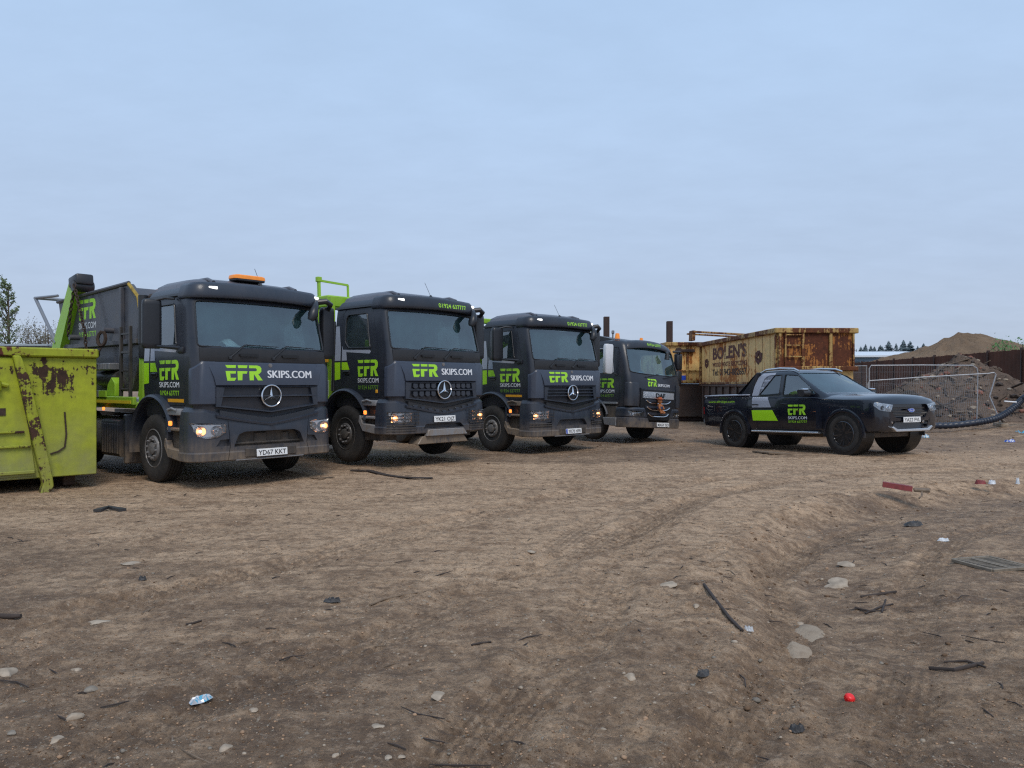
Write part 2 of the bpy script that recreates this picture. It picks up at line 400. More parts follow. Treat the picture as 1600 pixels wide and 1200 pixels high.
def thing(name, label, cat, loc=(0, 0, 0), rz=0, group=None, rot=None):
    o = bpy.data.objects.new(name, None); COL.objects.link(o); o.empty_display_size = .3
    o.location = loc; o.rotation_euler = (R(rot[0]), R(rot[1]), R(rz)) if rot else (0, 0, R(rz))
    return tag(o, label, cat, group)
def tag(o, label, cat, group=None, kind=None):
    if label: o['label'] = label
    if cat: o['category'] = cat
    if group: o['group'] = group
    if kind: o['kind'] = kind
    return o
def clone(o, parent=None, loc=None, rot=None):
    c = o.copy(); COL.objects.link(c)
    if parent: c.parent = parent
    if loc is not None: c.location = loc
    if rot is not None: c.rotation_euler = [R(q) for q in rot]
    for ch in [q for q in list(o.children)]: clone(ch, c)
    return c

# ------------------------------------------------------------------ terrain function
_T = np.random.RandomState(11).rand(256, 256)
def vn(x, y, s=0):
    x = np.asarray(x, float)+s*17.3; y = np.asarray(y, float)+s*9.1
    xi = np.floor(x).astype(int); yi = np.floor(y).astype(int); fx = x-xi; fy = y-yi
    fx = fx*fx*(3-2*fx); fy = fy*fy*(3-2*fy)
    g = lambda a, b: _T[a % 256, b % 256]
    return (g(xi, yi)*(1-fx)+g(xi+1, yi)*fx)*(1-fy)+(g(xi, yi+1)*(1-fx)+g(xi+1, yi+1)*fx)*fy-.5
def fbm(x, y, o=4, s=0, g=.5):
    a = 1; t = 0
    for i in range(o): t = t+a*vn(x*2**i, y*2**i, s+i); a *= g
    return t
def sst(a, b, x): t = np.clip((x-a)/(b-a), 0, 1); return t*t*(3-2*t)
EY = [-50, 0, 3, 3.6, 4.5, 6, 7.5, 9, 10.4, 11.3, 12.5, 13.4]; EX = [-3, -.6, .35, .75, 1.25, 1.55, 2.15, 3.0, 4.3, 5.7, 8.4, 14]
def segd(x, y, pts):
    """distance to a polyline and the running length along it"""
    best = np.full(np.shape(x), 1e9); run = np.zeros(np.shape(x)); acc = 0
    for (ax, ay), (bx, by) in zip(pts, pts[1:]):
        L = math.hypot(bx-ax, by-ay); ux, uy = (bx-ax)/L, (by-ay)/L
        t = np.clip((x-ax)*ux+(y-ay)*uy, 0, L); dx = x-ax-t*ux; dy = y-ay-t*uy
        d = np.hypot(dx, dy); k = d < best; best = np.where(k, d, best); run = np.where(k, acc+t, run); acc += L
    return best, run
TRACKS = [([(-5.2, 3.6), (-3.4, 4.6), (-2.2, 6.0), (-1.0, 8.2), (1.0, 11)], .13, .016),
          ([(-2.2, 2.4), (-1.0, 4.2), (.2, 6.6), (1.3, 9.4), (3.2, 12.2)], .14, .012),
          ([(-4.2, 3.2), (-3.3, 4.4), (-2.6, 5.2), (-1.2, 7.3), (.4, 9.6), (3.5, 12.4)], .16, .014),
          ([(-3.0, 2.2), (-1.6, 3.6), (-.6, 4.8), (.9, 7.4), (2.2, 9.8), (4.5, 12.2), (7.5, 13.6)], .17, .012),
          ([(-.6, 2.0), (-.1, 3.4), (.5, 4.8), (.9, 6.4), (1.4, 8.0), (2.6, 10.4), (5, 12.3), (9, 13.8)], .2, .018),
          ([(.2, 1.6), (.75, 3.0), (1.5, 4.3), (1.9, 5.2), (2.2, 6.6), (3.1, 8.0), (4.6, 9.4)], .15, .022),
          ([(.9, 1.8), (1.5, 3.1), (2.4, 4.6), (3.4, 6.4), (4.6, 8.0), (6.2, 9.2)], .15, .014),
          ([(-9, 8.6), (-5, 9.3), (-1, 10.6), (4, 13.2), (12, 14.8)], .2, .010),
          ([(-8, 6.2), (-4, 7.6), (0, 9.8), (3, 12.0), (8, 14.6)], .2, .009)]
def ground_h(x, y):
    x = np.asarray(x, float); y = np.asarray(y, float)
    wob = .22*vn(x*.9, y*.9, 3)+.10*vn(x*2.3, y*2.3, 5)
    d = x-np.interp(y, EY, EX)+wob
    sl = np.interp(y, [0, 9, 11, 13], [1, 1, .55, .35]); d = d*sl
    dep = np.interp(y, [-5, 1, 3.5, 5, 8, 10.5, 12.5, 13.4], [0, .03, .10, .20, .24, .24, .20, .0])
    rec = np.interp(y, [0, 4, 6, 9, 12, 14], [.25, .30, .45, .42, .25, 0])
    h = -.88*dep*(sst(-.05, .75, d)-rec*sst(.8, 2.2, d))
    near = 1/(1+np.maximum(y, 0)/9)
    h = h+.035*fbm(x*.35, y*.35, 2, 1)
    h = h+near*.030*fbm(x*1.3, y*1.3, 4, 7)+near*.026*fbm(x*5.5, y*5.5, 4, 21, .6)+near*(.020*fbm(x*15, y*15, 3, 51, .6)+.012*np.maximum(0, vn(x*33, y*33, 61)-.12)*2)*(.35+1.2*sst(-.15, .25, vn(x*1.7, y*1.7, 33)))+.05*np.exp(-(d/.35)**2)*fbm(x*4, y*4, 3, 77)
    rough = sst(0, .6, d)
    h = h+rough*near*.030*fbm(x*2.1, y*2.1, 3, 31)
    for pts, w, a in TRACKS:
        q, t = segd(x, y, pts); k = sst(w*1.25, w*.7, q)
        lug = np.where(np.sin(t*2*math.pi/.075+np.sin(q*30)*.6) > .1, 1, 0)*.35
        h = h-1.6*a*k*(1-lug*k)*(.55+.9*(vn(t*1.1, q*0+pts[0][0], 2)+.5))+a*.5*np.exp(-((q-w*1.5)/(w*.4))**2)
    for cx, cy, dz, s in ((7.75, 16.3, .07, 1.5), (6.2, 19.0, -.035, 1.5), (-2.3, 14.8, .06, 1.5), (2.9, 20.9, .0, 1.2)):
        h = h+dz*np.exp(-((x-cx)**2+(y-cy)**2)/(2*s*s*.5))
    # higher ground at the back right where rubble is tipped
    h = h+.25*sst(12.5, 16.5, x)*sst(19, 24, y)*sst(60, 44, y)
    return h
def gz(x, y): return float(ground_h(x, y))
def gpt(px, py, z=0.0):
    """where the ray through a photograph pixel meets the ground near height z"""
    Y = (1.52-z)*1193/(py-600); X = (px-800)/1193*Y
    for _ in range(4):
        z = gz(X, Y); Y = (1.52-z)*1193/(py-600); X = (px-800)/1193*Y
    return X, Y, z
def build_ground():
    ys = [-60, -20, -6, -2, 0, .8, 1.2, 1.6]
    y = 1.9
    while y < 16: ys.append(y); y *= 1.0046
    while y < 60: ys.append(y); y *= 1.011
    while y < 3000: ys.append(y); y *= 1.12
    ys = np.array(ys); tt = np.concatenate([np.linspace(-9, -1.3, 22)[:-1], np.linspace(-1.3, 1.3, 1000), np.linspace(1.3, 9, 22)[1:]])
    base = np.maximum(ys, .5)+.8
    X = tt[None, :]*base[:, None]; Y = np.repeat(ys[:, None], len(tt), 1)
    Z = ground_h(X, Y)
    Z = np.where(Y > 60, Z*np.clip(1-(Y-60)/60, 0, 1), Z)
    k, n = X.shape; me = bpy.data.meshes.new('ground')
    co = np.stack([X, Y, Z], -1).reshape(-1, 3)
    i = np.arange(k*n).reshape(k, n)
    q = np.stack([i[:-1, :-1], i[:-1, 1:], i[1:, 1:], i[1:, :-1]], -1).reshape(-1, 4)
    me.vertices.add(len(co)); me.vertices.foreach_set('co', co.ravel())
    me.loops.add(q.size); me.loops.foreach_set('vertex_index', q.ravel())
    me.polygons.add(len(q)); me.polygons.foreach_set('loop_start', np.arange(0, q.size, 4)); me.polygons.foreach_set('loop_total', np.full(len(q), 4))
    me.polygons.foreach_set('use_smooth', np.ones(len(q), bool)); me.update(calc_edges=True)
    # damp soil lies in the hollow, beside the vehicles' drip lines and in the near left hand yard
    wob = .5*vn(X*.7, Y*.7, 3)
    d = X-np.interp(Y, EY, EX)+wob
    damp = .46*sst(-.1, .8, d)*sst(13.8, 12.0, Y)
    damp = np.maximum(damp, .52*sst(7.5, 2.6, Y+.5*X+.9*vn(X*.8, Y*.8, 12)))
    damp = np.maximum(damp, .6*sst(13.6, 15.2, Y-.28*X+1.3*vn(X*.5, Y*.5, 14)))
    damp = np.clip(damp+.22*fbm(X*.8, Y*.8, 3, 44)+.10*fbm(X*3.1, Y*3.1, 3, 47), 0, 1)
    at = me.attributes.new('damp', 'FLOAT', 'POINT'); at.data.foreach_set('value', damp.ravel())
    tk = np.zeros(X.shape)
    for pts, w, a in TRACKS:
        q, t = segd(X, Y, pts); k = sst(w*1.1, w*.8, q)*(Y > .5)
        line = (np.sin(q*2*math.pi/.055) > .2)*.7+(np.sin(t*2*math.pi/.15) > .6)*.3
        tk = np.maximum(tk, k*line*np.clip(.5+1.6*vn(t*.9, q*0+pts[0][0], 2), 0, 1))
    at = me.attributes.new('track', 'FLOAT', 'POINT'); at.data.foreach_set('value', tk.ravel())
    m, nn, b = mat('packed_dirt'); g = N(nn, 'ShaderNodeNewGeometry').outputs['Position']
    aN = N(nn, 'ShaderNodeAttribute'); aN.attribute_name = 'damp'
    big = noise(nn, g, 1.1, 7, .66, .3); mid = noise(nn, g, 4.2, 9, .74, .15); fine = noise(nn, g, 22, 8, .8); grit = noise(nn, g, 110, 4, .7)
    rotm = N(nn, 'ShaderNodeMapping'); rotm.inputs['Rotation'].default_value = (0, 0, R(-57)); rotm.inputs['Scale'].default_value = (.35, 3.4, 1); nn.links.new(g, rotm.inputs[0])
    streak = noise(nn, rotm.outputs[0], 1.6, 7, .65, .15)
    light = (.60, .41, .26); tan = (.355, .225, .135); dark = (.155, .094, .055)
    f0 = mth(nn, 'ADD', mth(nn, 'ADD', mth(nn, 'MULTIPLY', mid, .40), mth(nn, 'MULTIPLY', big, .30)), mth(nn, 'MULTIPLY', streak, .33))
    c = mixc(nn, rng(nn, f0, .43, .58), tan, light)
    k = mth(nn, 'ADD', aN.outputs['Fac'], mth(nn, 'MULTIPLY', mth(nn, 'SUBTRACT', f0, .52), -2.6))
    c = mixc(nn, rng(nn, k, .1, .85), c, dark)
    clump = noise(nn, g, 9, 8, .72, .35); c = mixc(nn, rng(nn, clump, .50, .60, 0, .6), c, (.15, .095, .06))
    c = mixc(nn, rng(nn, clump, .44, .36, 0, .5), c, (.60, .43, .29))
    aT = N(nn, 'ShaderNodeAttribute'); aT.attribute_name = 'track'
    c = mixc(nn, mth(nn, 'MULTIPLY', aT.outputs['Fac'], .70), c, (.14, .09, .058))
    c = mixc(nn, rng(nn, fine, .52, .62, 0, .5), c, (.11, .072, .047))
    c = mixc(nn, rng(nn, fine, .46, .36, 0, .45), c, (.62, .46, .33))
    crumb = noise(nn, g, 52, 5, .8); c = mixc(nn, rng(nn, crumb, .55, .63, 0, .6), c, (.09, .06, .04))
    spk = noise(nn, g, 31, 3, .6); c = mixc(nn, rng(nn, spk, .66, .70, 0, .7), c, (.50, .41, .31))
    c = mixc(nn, rng(nn, grit, .60, .72, 0, .5), c, (.36, .30, .235))
    c = mixc(nn, rng(nn, grit, .40, .28, 0, .6), c, (.06, .045, .03))
    nn.links.new(c, b.inputs['Base Color'])
    nn.links.new(rng(nn, k, .2, 1.0, .95, .62), b.inputs['Roughness']); b.inputs['Specular IOR Level'].default_value = .3
    hh = mth(nn, 'ADD', mth(nn, 'ADD', mth(nn, 'MULTIPLY', mid, 1.2), mth(nn, 'MULTIPLY', streak, 1.0)), mth(nn, 'ADD', mth(nn, 'MULTIPLY', fine, .9), mth(nn, 'MULTIPLY', grit, .22)))
    bump(nn, b, hh, 1, .035)
    me.materials.append(m)
    o = bpy.data.objects.new('ground', me); COL.objects.link(o); o['kind'] = 'structure'
    return o
build_ground()

# ------------------------------------------------------------------ vehicles: shared pieces
def hoop(hw, X0, xb, r=.2, bow=.07, ns=4, na=6, nf=14):
    """plan path from the truck's right rear round the front to its left rear"""
    bw = bow*((hw-r)/hw)**2; cx = X0-bw-r
    p = [(xb+(cx-xb)*i/ns, -hw) for i in range(ns)]
    p += arcpts(cx, -(hw-r), r, -90, 0, na)
    p += [(X0-bow*(y/hw)**2, y) for y in [-(hw-r)+(2*(hw-r))*i/nf for i in range(1, nf)]]
    p += arcpts(cx, hw-r, r, 0, 90, na)
    p += [(cx+(xb-cx)*(i+1)/ns, hw) for i in range(ns)]
    return p
def front_x(y, hw, X0, r=.2, bow=.07):
    y = abs(y)
    if y <= hw-r: return X0-bow*(y/hw)**2
    bw = bow*((hw-r)/hw)**2; q = min(y-(hw-r), r)
    return X0-bw-r+math.sqrt(max(r*r-q*q, 0))
class Shell:
    def __init__(s, lv, r=.2, bow=.07): s.lv = lv; s.r = r; s.bow = bow
    def at(s, z):
        zs = [l[0] for l in s.lv]; return [float(np.interp(z, zs, [l[i] for l in s.lv])) for i in (1, 2, 3)]
    def fx(s, y, z): hw, X0, xb = s.at(z); return front_x(y, hw, X0, s.r, s.bow)
    def path(s, z, xb=None): hw, X0, b = s.at(z); return hoop(hw, X0, b if xb is None else xb, s.r, s.bow)
    def solid(s, t=0, zmin=None, zmax=None):
        lv = s.lv; zs = [l[0] for l in lv]
        if t: zs = sorted(set([zmin, zmax]+[z for z in zs if zmin < z < zmax]))
        m = MB(); rings = []
        for z in zs:
            hw, X0, xb = s.at(z)
            rings.append([(x, y, z) for x, y in hoop(hw-t, X0-t, xb+t, s.r-(.0 if not t else t*.5), s.bow)])
        return m.loft(rings)
    def glass(s, name, yz, parent, m='glass', off=-.014, nu=18, nv=6):
        """curved pane behind an opening given by (y0,y1,z0,z1)"""
        y0, y1, z0, z1 = yz; mb = MB()
        g = []
        for j in range(nv+1):
            z = z0+(z1-z0)*j/nv; lim = s.at(z)[0]-.035; ys = [max(-lim, min(lim, y0+(y1-y0)*i/nu)) for i in range(nu+1)]
            g.append([(s.fx(y, z)+off, y, z) for y in ys])
        return mb.loft(g, False, False).build(name, m, parent)
    def sideglass(s, name, xz, sd, parent, m='sideglass', off=-.012):
        x0, x1, z0, z1 = xz; mb = MB()
        g = [[(x, sd*(s.at(z)[0]+off), z) for x in (x0, x1)] for z in [z0+(z1-z0)*j/8 for j in range(9)]]
        return mb.loft(g, False, False).build(name, m, parent)
def truck_wheel(name, parent, x, sd, r=.52, w=.30, y=1.02, rim='steelrim', dish=1):
    key = ('tw', r, rim, dish)
    if key not in _txt:
        o = bpy.data.objects.new(name, None)
        t = MB(); h = w/2
        prof = [(r*.57, -h*.9), (r*.62, -h), (r*.80, -h*1.03), (r*.93, -h*.95), (r*.985, -h*.80)]
        for g in (-.48, -.16, .16, .48): prof += [(r, h*(g-.07)), (r*.975, h*(g-.05)), (r*.975, h*(g+.05)), (r, h*(g+.07))]
        prof += [(r*.985, h*.8), (r*.93, h*.95), (r*.8, h), (r*.57, h*.9)]
        t.lathe(prof, n=56)
        tm = t.data('tyre', 'rubber')
        q = MB(); R0 = r*.57
        if dish > 0: pr = [(R0, h*.8), (R0*.96, -h*.3), (R0+.005, -h*.93), (R0*.97, -h*.98), (R0*.92, -h*.8), (R0*.86, -h*.45), (R0*.76, -h*.35), (R0*.70, -h*.55), (R0*.66, -h*.95), (R0*.60, -h*1.08), (R0*.42, -h*1.08), (R0*.40, -h*.9), (R0*.33, -h*.85), (R0*.31, -h*1.15), (R0*.24, -h*1.22), (0, -h*1.22)]
        else: pr = [(R0, h*.8), (R0*.96, 0), (R0+.005, -h*.93), (R0*.97, -h*.98), (R0*.92, -h*.8), (R0*.8, h*.1), (R0*.6, h*.2), (R0*.3, h*.1), (R0*.26, -h*.3), (0, -h*.3)]
        q.lathe(pr, n=40)
        for i in range(10):
            a = 2*math.pi*i/10; yy = -h*1.08 if dish > 0 else h*.15
            q.lathe([(.0, yy-.035), (.014, yy-.032), (.017, yy-.012), (.017, yy)], c=(R0*.51*math.cos(a), 0, R0*.51*math.sin(a)), n=6, mi=1)
            b = a+math.pi/10; yy2 = -h*.40 if dish > 0 else h*.12
            q.lathe([(0, yy2-.02), (.026, yy2-.02), (.026, yy2+.02)], c=(R0*.79*math.cos(b), 0, R0*.79*math.sin(b)), n=10, mi=2)
        rm = q.data('rim', [rim, 'dullsteel', 'black'])
        _txt[key] = (tm, rm)
    tm, rm = _txt[key]
    o = bpy.data.objects.new(name, bpy.data.meshes.get('hub_'+str(id(parent))) or MB().lathe([(0, -.05), (.10, -.05), (.10, .12), (0, .12)], n=16).data('hub', 'chassis'))
    COL.objects.link(o); o.parent = parent; o.location = (x, sd*y, r)
    o.rotation_euler = (0, R(random.uniform(0, 360)), 0 if sd < 0 else math.pi)
    for nm, me in (('tyre', tm), ('rim', rm)):
        c = bpy.data.objects.new(nm, me); COL.objects.link(c); c.parent = o
    return o
def number_plate(parent, s, c, rot=None, blue=False, w=.52, h=.111, tilt=-4):
    """plate facing +x"""
    p = MB().box((0, 0, 0), (.012, w, h), .003, mi=0)
    o = p.build('number_plate', ['platewhite'], parent, loc=c, rot=(0, tilt, 0))
    tx = w-.05 if not blue else w-.10
    v, f = text2d(s, h*.66, tx, .012, x=-tx/2+(.025 if blue else 0), y=-h*.33)
    m = MB()
    vs = [m.bm.verts.new((.008, a, b)) for a, b in v]
    for q in f:
        try: m.bm.faces.new([vs[i] for i in q])
        except ValueError: pass
    m.build('plate_characters', 'black', o, smooth=False)
    if blue: MB().box((.0072, -w/2+.025, 0), (.003, .045, h-.01)).build('plate_band', 'plateblue', o)
    return o
def star_emblem(parent, c, d=.33):
    m = MB(); r = d/2
    m.tube([(0, r*.93*math.cos(2*math.pi*i/40), r*.93*math.sin(2*math.pi*i/40)) for i in range(40)], r*.065, 8, True)
    for k in range(3):
        a = math.pi/2+k*2*math.pi/3; ca, sa = math.cos(a), math.sin(a)
        tip = Vector((0, r*.92*ca, r*.92*sa)); s1 = Vector((0, -sa, ca))*r*.14; hub = Vector((.028, 0, 0)); nz = Vector((-.01, 0, 0))
        b1 = Vector((0, math.cos(a+math.pi/3), math.sin(a+math.pi/3)))*r*.15; b2 = Vector((0, math.cos(a-math.pi/3), math.sin(a-math.pi/3)))*r*.15
        v = [m.bm.verts.new(p) for p in (tip+nz, b1+nz, b2+nz, hub)]
        for q in ((0, 1, 3), (0, 3, 2), (0, 2, 1)): m.bm.faces.new([v[i] for i in q])
    o = m.build('emblem', 'chrome', parent, 20, loc=c)
    MB().lathe([(0, .0), (r*.9, 0), (r*.9, -.02), (0, -.02)], 'x', n=32).build('emblem_backing', 'black', o, loc=(-.022, 0, 0))
    return o
def seats(parent, xs=-1.05, z=1.45, hw=.5, n=2, w=.5):
    for y in ([-hw, hw] if n == 2 else [-hw, 0, hw]):
        m = MB().box((xs, y, z), (.5, w, .16), .05, seg=2).box((xs-.24, y, z+.40), (.14, w*.95, .75), .05, (0, -8, 0), seg=2).box((xs-.30, y, z+.86), (.10, .28, .2), .04, seg=2)
        m.build('seat', 'inside', parent)
def chain_links(m, path, size=.09, wire=.011):
    """oval links laid along a path, each turned a quarter from the last"""
    P = [Vector(p) for p in path]; L = [0]
    for a, b in zip(P, P[1:]): L.append(L[-1]+(b-a).length)
    n = int(L[-1]/(size*.72)); 
    for i in range(n):
        s = (i+.5)/n*L[-1]; k = max(j for j in range(len(L)-1) if L[j] <= s); t = (s-L[k])/(L[k+1]-L[k]); c = P[k].lerp(P[k+1], t)
        d = (P[k+1]-P[k]).normalized(); u = d.orthogonal().normalized(); w = d.cross(u)
        if i % 2: u = w
        q = [c+d*(size*.5*math.sin(a))*1.0+u*(size*.28*math.cos(a)) for a in [2*math.pi*j/10 for j in range(10)]]
        m.tube(q, wire, 5, True)
    return m

# ------------------------------------------------------------------ star-badged skip lorry cab
def merc(root, v, plate, beacon=False, near_mirror=True, visor_phone=True, rim='steelrim', blue=False):
    sh = Shell([(1.0, 1.10, -.03, -1.70), (1.2, 1.13, -.01, -1.72), (1.5, 1.15, .0, -1.72), (1.85, 1.15, -.03, -1.72), (2.02, 1.14, -.06, -1.72),
                (2.4, 1.125, -.15, -1.72), (2.74, 1.10, -.235, -1.70), (2.84, 1.085, -.27, -1.69), (2.93, 1.04, -.36, -1.64), (2.99, .95, -.50, -1.56), (3.03, .80, -.66, -1.4)], .15, .075)
    shell = sh.solid().build('cab', 'charcoal', root)
    cutobj(shell, [sh.solid(.06, 1.06, 2.86)])
    ws = roundpoly([(-1.07, 2.05), (1.07, 2.05), (1.035, 2.73), (-1.035, 2.73)], .06)
    cutobj(shell, [MB().prism(ws, 'x', -.62, .3)])
    win = roundpoly([(-.60, 2.08), (-.66, 2.10), (-.78, 2.70), (-1.34, 2.70), (-1.40, 2.62), (-1.40, 2.20), (-1.28, 2.08)], .05)
    cutobj(shell, [MB().prism(win, 'y', -1.4, 1.4)])
    door_out = roundpoly([(-.38, 1.19), (-.36, 1.6), (-.44, 2.1), (-.62, 2.80), (-1.42, 2.80), (-1.50, 2.7), (-1.50, 1.66), (-1.28, 1.38), (-1.02, 1.19)], .06)
    k = Vector((-.95, 2.0)); grow = [tuple(k+(Vector(p)-k)*1.008) for p in door_out]
    for sd in (-1, 1):
        d = bpy.data.objects.new('door', shell.data.copy()); COL.objects.link(d); d.parent = root
        lo, hi = (-1.4, -1.02) if sd < 0 else (1.02, 1.4)
        cutobj(d, [MB().prism(door_out, 'y', lo, hi)], 'INTERSECT')
        cutobj(shell, [MB().prism(grow, 'y', lo, hi)])
        sh.sideglass('window', (-1.42, -.60, 2.06, 2.72), sd, d)
        MB().prism(roundpoly([(-.60, 2.04), (-.8, 2.735), (-1.37, 2.735), (-1.44, 2.65), (-1.44, 2.17), (-1.3, 2.04)], .05), 'y', sd*1.06, sd*1.075).build('window_seal', 'inside', d) if False else None
        MB().tube([(p[0], sd*(sh.at(p[1])[0]+.002), p[1]) for p in win], .013, 6, True).build('window_seal', 'blackpl', d)
        MB().prism(rrect(-1.44, -1.24, 1.60, 1.68, .03), 'y', sd*1.150, sd*1.165, b=.004).tube([(-1.42, sd*1.17, 1.655), (-1.34, sd*1.185, 1.66), (-1.26, sd*1.17, 1.655)], .013, 6).build('handle', 'blackpl', d)
        if sd < 0: dr = d
    # inner door skins, floor, dash, seats
    MB().box((-.50, 0, 1.93), (.42, 2.10, .16), .05, seg=2).box((-.38, 0, 1.72), (.3, 2.1, .3), .03).build('dashboard', 'inside', root)
    seats(root, -1.15, 1.55, .55)
    MB().tube([(-.74+.06*math.sin(a)*.6, -.52+.21*math.cos(a), 1.98+.21*math.sin(a)) for a in [2*math.pi*i/20 for i in range(20)]], .014, 6, True).build('steering_wheel', 'inside', root)
    sh.glass('windscreen', (-1.09, 1.09, 2.03, 2.75), shell, nu=30)
    MB().tube([(sh.fx(y, z)+.003, y, z) for y, z in ws], .014, 6, True).build('windscreen_seal', 'blackpl', shell)
    # black cowl below the screen, with its two slots
    pth = [(sh.fx(y, 1.92), y) for y in np.linspace(-1.06, 1.06, 27)]
    MB().band(pth, [(.012, 1.825), (.020, 1.85), (.004, 2.03), (-.02, 2.03), (-.02, 1.825)]).build('cowl', 'blackpl', root)
    for y in (-.33, .38): MB().prism(rrect(y-.15, y+.15, 1.915, 1.955, .018), 'x', -.03, -.004).build('cowl_slot', 'black', root)
    # grey corner panels
    for sd in (-1, 1):
        pp = sh.path(1.5); pp = [q for q in pp if q[1]*sd > .80 and q[0] > -.36]
        cp = MB()
        top = lambda y: 1.83 if abs(y) > .93 else 1.83
        cp.band(pp, [(.004, 1.20), (.022, 1.22), (.022, 1.80), (.004, 1.83), (-.03, 1.83), (-.03, 1.20)], zf=lambda y, z: -.10*max(0, (abs(y)-1.05)/.1) if z > 1.5 else .10*max(0, (abs(y)-1.05)/.1)*0)
        cp.build('corner_panel', 'panel', root)
    # front panel carrying the name
    rings = []
    for z, yl, o in ((1.475, .86, .030), (1.49, .865, .050), (1.60, .89, .052), (1.80, .97, .045), (1.825, .98, .030)):
        rings.append([(sh.fx(yl*t, z)+o, yl*t, z) for t in np.linspace(-1, 1, 17)]+[(sh.fx(yl*t, z)-.03, yl*t, z) for t in np.linspace(1, -1, 17)])
    fp = MB().loft(rings).build('front_panel', 'panel', root)
    b = bvh_of(fp); F = lambda y, z: (.6, y, z)
    decal('logo', [logo2d(.23, .575, -.72, 1.553)], F, (-1, 0, 0), b, 'limetext', fp)
    decal('lettering', [text2d('SKIPS.COM', .118, .79, 0, -.06, 1.600)], F, (-1, 0, 0), b, 'whitetext', fp, fat=.010)
    MB().lathe([(0, .012), (.03, .008), (.034, 0)], 'x', n=16).build('bonnet_badge', 'dullsteel', fp, loc=(sh.fx(0, 1.80)+.046, 0, 1.785))
    # grille
    vz = lambda y, z: -.10*(1-min(1, abs(y)/.85)) if z < 1.23 else 0
    vz2 = lambda y, z: (-.16*(1-min(1, abs(y)/.95)**1.2)) if z < 1.23 else 0
    path = [(sh.fx(y, 1.35), y) for y in np.linspace(-.86, .86, 25)]
    gr = MB().band(path, [(-.035, .93), (-.012, .95), (-.012, 1.47), (-.035, 1.47), (-.06, 1.47), (-.06, .93)]).build('grille', 'mesh' if v == 1 else 'blackpl', root)
    def bar(z0, z1, o=.045, zf=None, hw=.86):
        pa = [(sh.fx(y, 1.35), y) for y in np.linspace(-hw, hw, 33)]
        MB().band(pa, [(o*.3, z0), (o, z0+.012), (o, z1-.012), (o*.2, z1), (-.03, z1), (-.03, z0)], zf=zf).build('grille_bar', 'charcoal2', gr)
    bar(1.445, 1.473, .05)
    if v == 3:
        for z in (1.40, 1.335, 1.27): bar(z-.028, z+.012, .045, hw=.80)
    else: bar(1.305, 1.345, .048)
    bar(1.165, 1.205, .055, vz)
    for sd in (-1, 1):
        MB().prism([(sd*.86, 1.17), (sd*.86, 1.46), (sd*.73, 1.46), (sd*.79, 1.17)], 'x', -.07, .002).build('grille_cheek', 'charcoal2', gr)
    if v == 2:
        t = MB()
        for z in (1.395, 1.255):
            for sd in (-1, 1):
                for i in range(4):
                    y = sd*(.24+i*.135); x = sh.fx(y, 1.35)+.015
                    t.prism([(y-.045, z+.045), (y+.045, z+.045), (y+.055, z-.02), (y+.02, z-.05), (y-.02, z-.05), (y-.055, z-.02)], 'x', x-.02, x+.022, b=.005)
        t.build('grille_teeth', 'charcoal2', gr)
        t = MB()
        for i in range(9):
            y = (i-4)*.165; x = .02-.07*(y/1.15)**2; z = 1.08+vz2(y, 1.0)+.005
            t.prism([(y-.05, z+.03), (y+.05, z+.03), (y+.035, z-.03), (y-.035, z-.03)], 'x', x-.03, x+.03, b=.005)
        t.build('grille_teeth', 'charcoal2', gr)
    star_emblem(gr, (.055, 0, 1.325), .35)
    # bumper
    bz = .38 if v != 2 else .55
    bp = hoop(1.215, .055, -.42, .26, .09, 3, 8, 20)
    def zf(y, z):
        return -.235*(1-min(1, abs(y)/1.0)**1.15)*min(1, max(0, (z-.90)/.26))
    bu = MB().band(bp, [(-.02, bz), (.0, bz+.015), (.004, bz+.12), (-.010, bz+.14), (-.014, .90), (-.03, 1.10), (-.09, 1.165), (-.16, 1.18), (-.16, bz)], zf)
    bu = bu.build('bumper', 'charcoal2', root, 28)
    hl = [(-1.185, .945), (-.71, .925), (-.715, .80), (-.84, .725), (-1.0, .715), (-1.12, .76)] if v == 1 else [(-1.17, .95), (-.72, .93), (-.74, .76), (-.88, .73), (-1.12, .76)]
    cuts = []
    for sd in (-1, 1): cuts.append(MB().prism(roundpoly([(q[0]*-sd, q[1]) for q in hl], .02), 'x', -.5, .4))
    if v == 1: intake = [(-.60, .58), (-.52, .76), (-.42, .80), (.42, .80), (.52, .76), (.60, .58)]
    elif v == 3: intake = [(-.52, .60), (-.40, .74), (.40, .74), (.52, .60)]
    else: intake = [(-.50, .64), (-.42, .72), (.42, .72), (.50, .64)]
    cuts.append(MB().prism(roundpoly(intake, .03), 'x', -.05, .4) if v != 1 else MB().prism(roundpoly(intake, .03), 'x', -.5, .4))
    if v != 2:
        for sd in (-1, 1): cuts.append(MB().prism([(sd*.66, .60), (sd*.86, .60), (sd*.80, .69), (sd*.66, .70)], 'x', -.04, .4))
    for sd in (-1, 1):  # joint between bumper corner and centre
        cuts.append(MB().prism([(sd*.69, .965), (sd*.68, .965), (sd*.645, .6), (sd*.69, .35), (sd*.70, .35), (sd*.655, .6)], 'x', .0, .4))
    cutobj(bu, cuts, ang=28)
    MB().band([(.0-.07*(y/1.15)**2, y) for y in np.linspace(-.80, .80, 21)], [(.03, .945), (.03, 1.02), (0, 1.03), (-.04, 1.03), (-.04, .945)],
              zf=lambda y, z: .13+vz2(y, 1.0)).build('lower_grille', 'mesh' if v == 1 else 'blackpl', gr)
    MB().band([(.012-.07*(y/1.15)**2, y) for y in np.linspace(-.86, .86, 21)], [(.045, .92), (.05, .95), (.02, .965), (-.05, .965), (-.05, .92)],
              zf=lambda y, z: .12+vz2(y, 1.0)).build('grille_bar', 'charcoal2', gr)
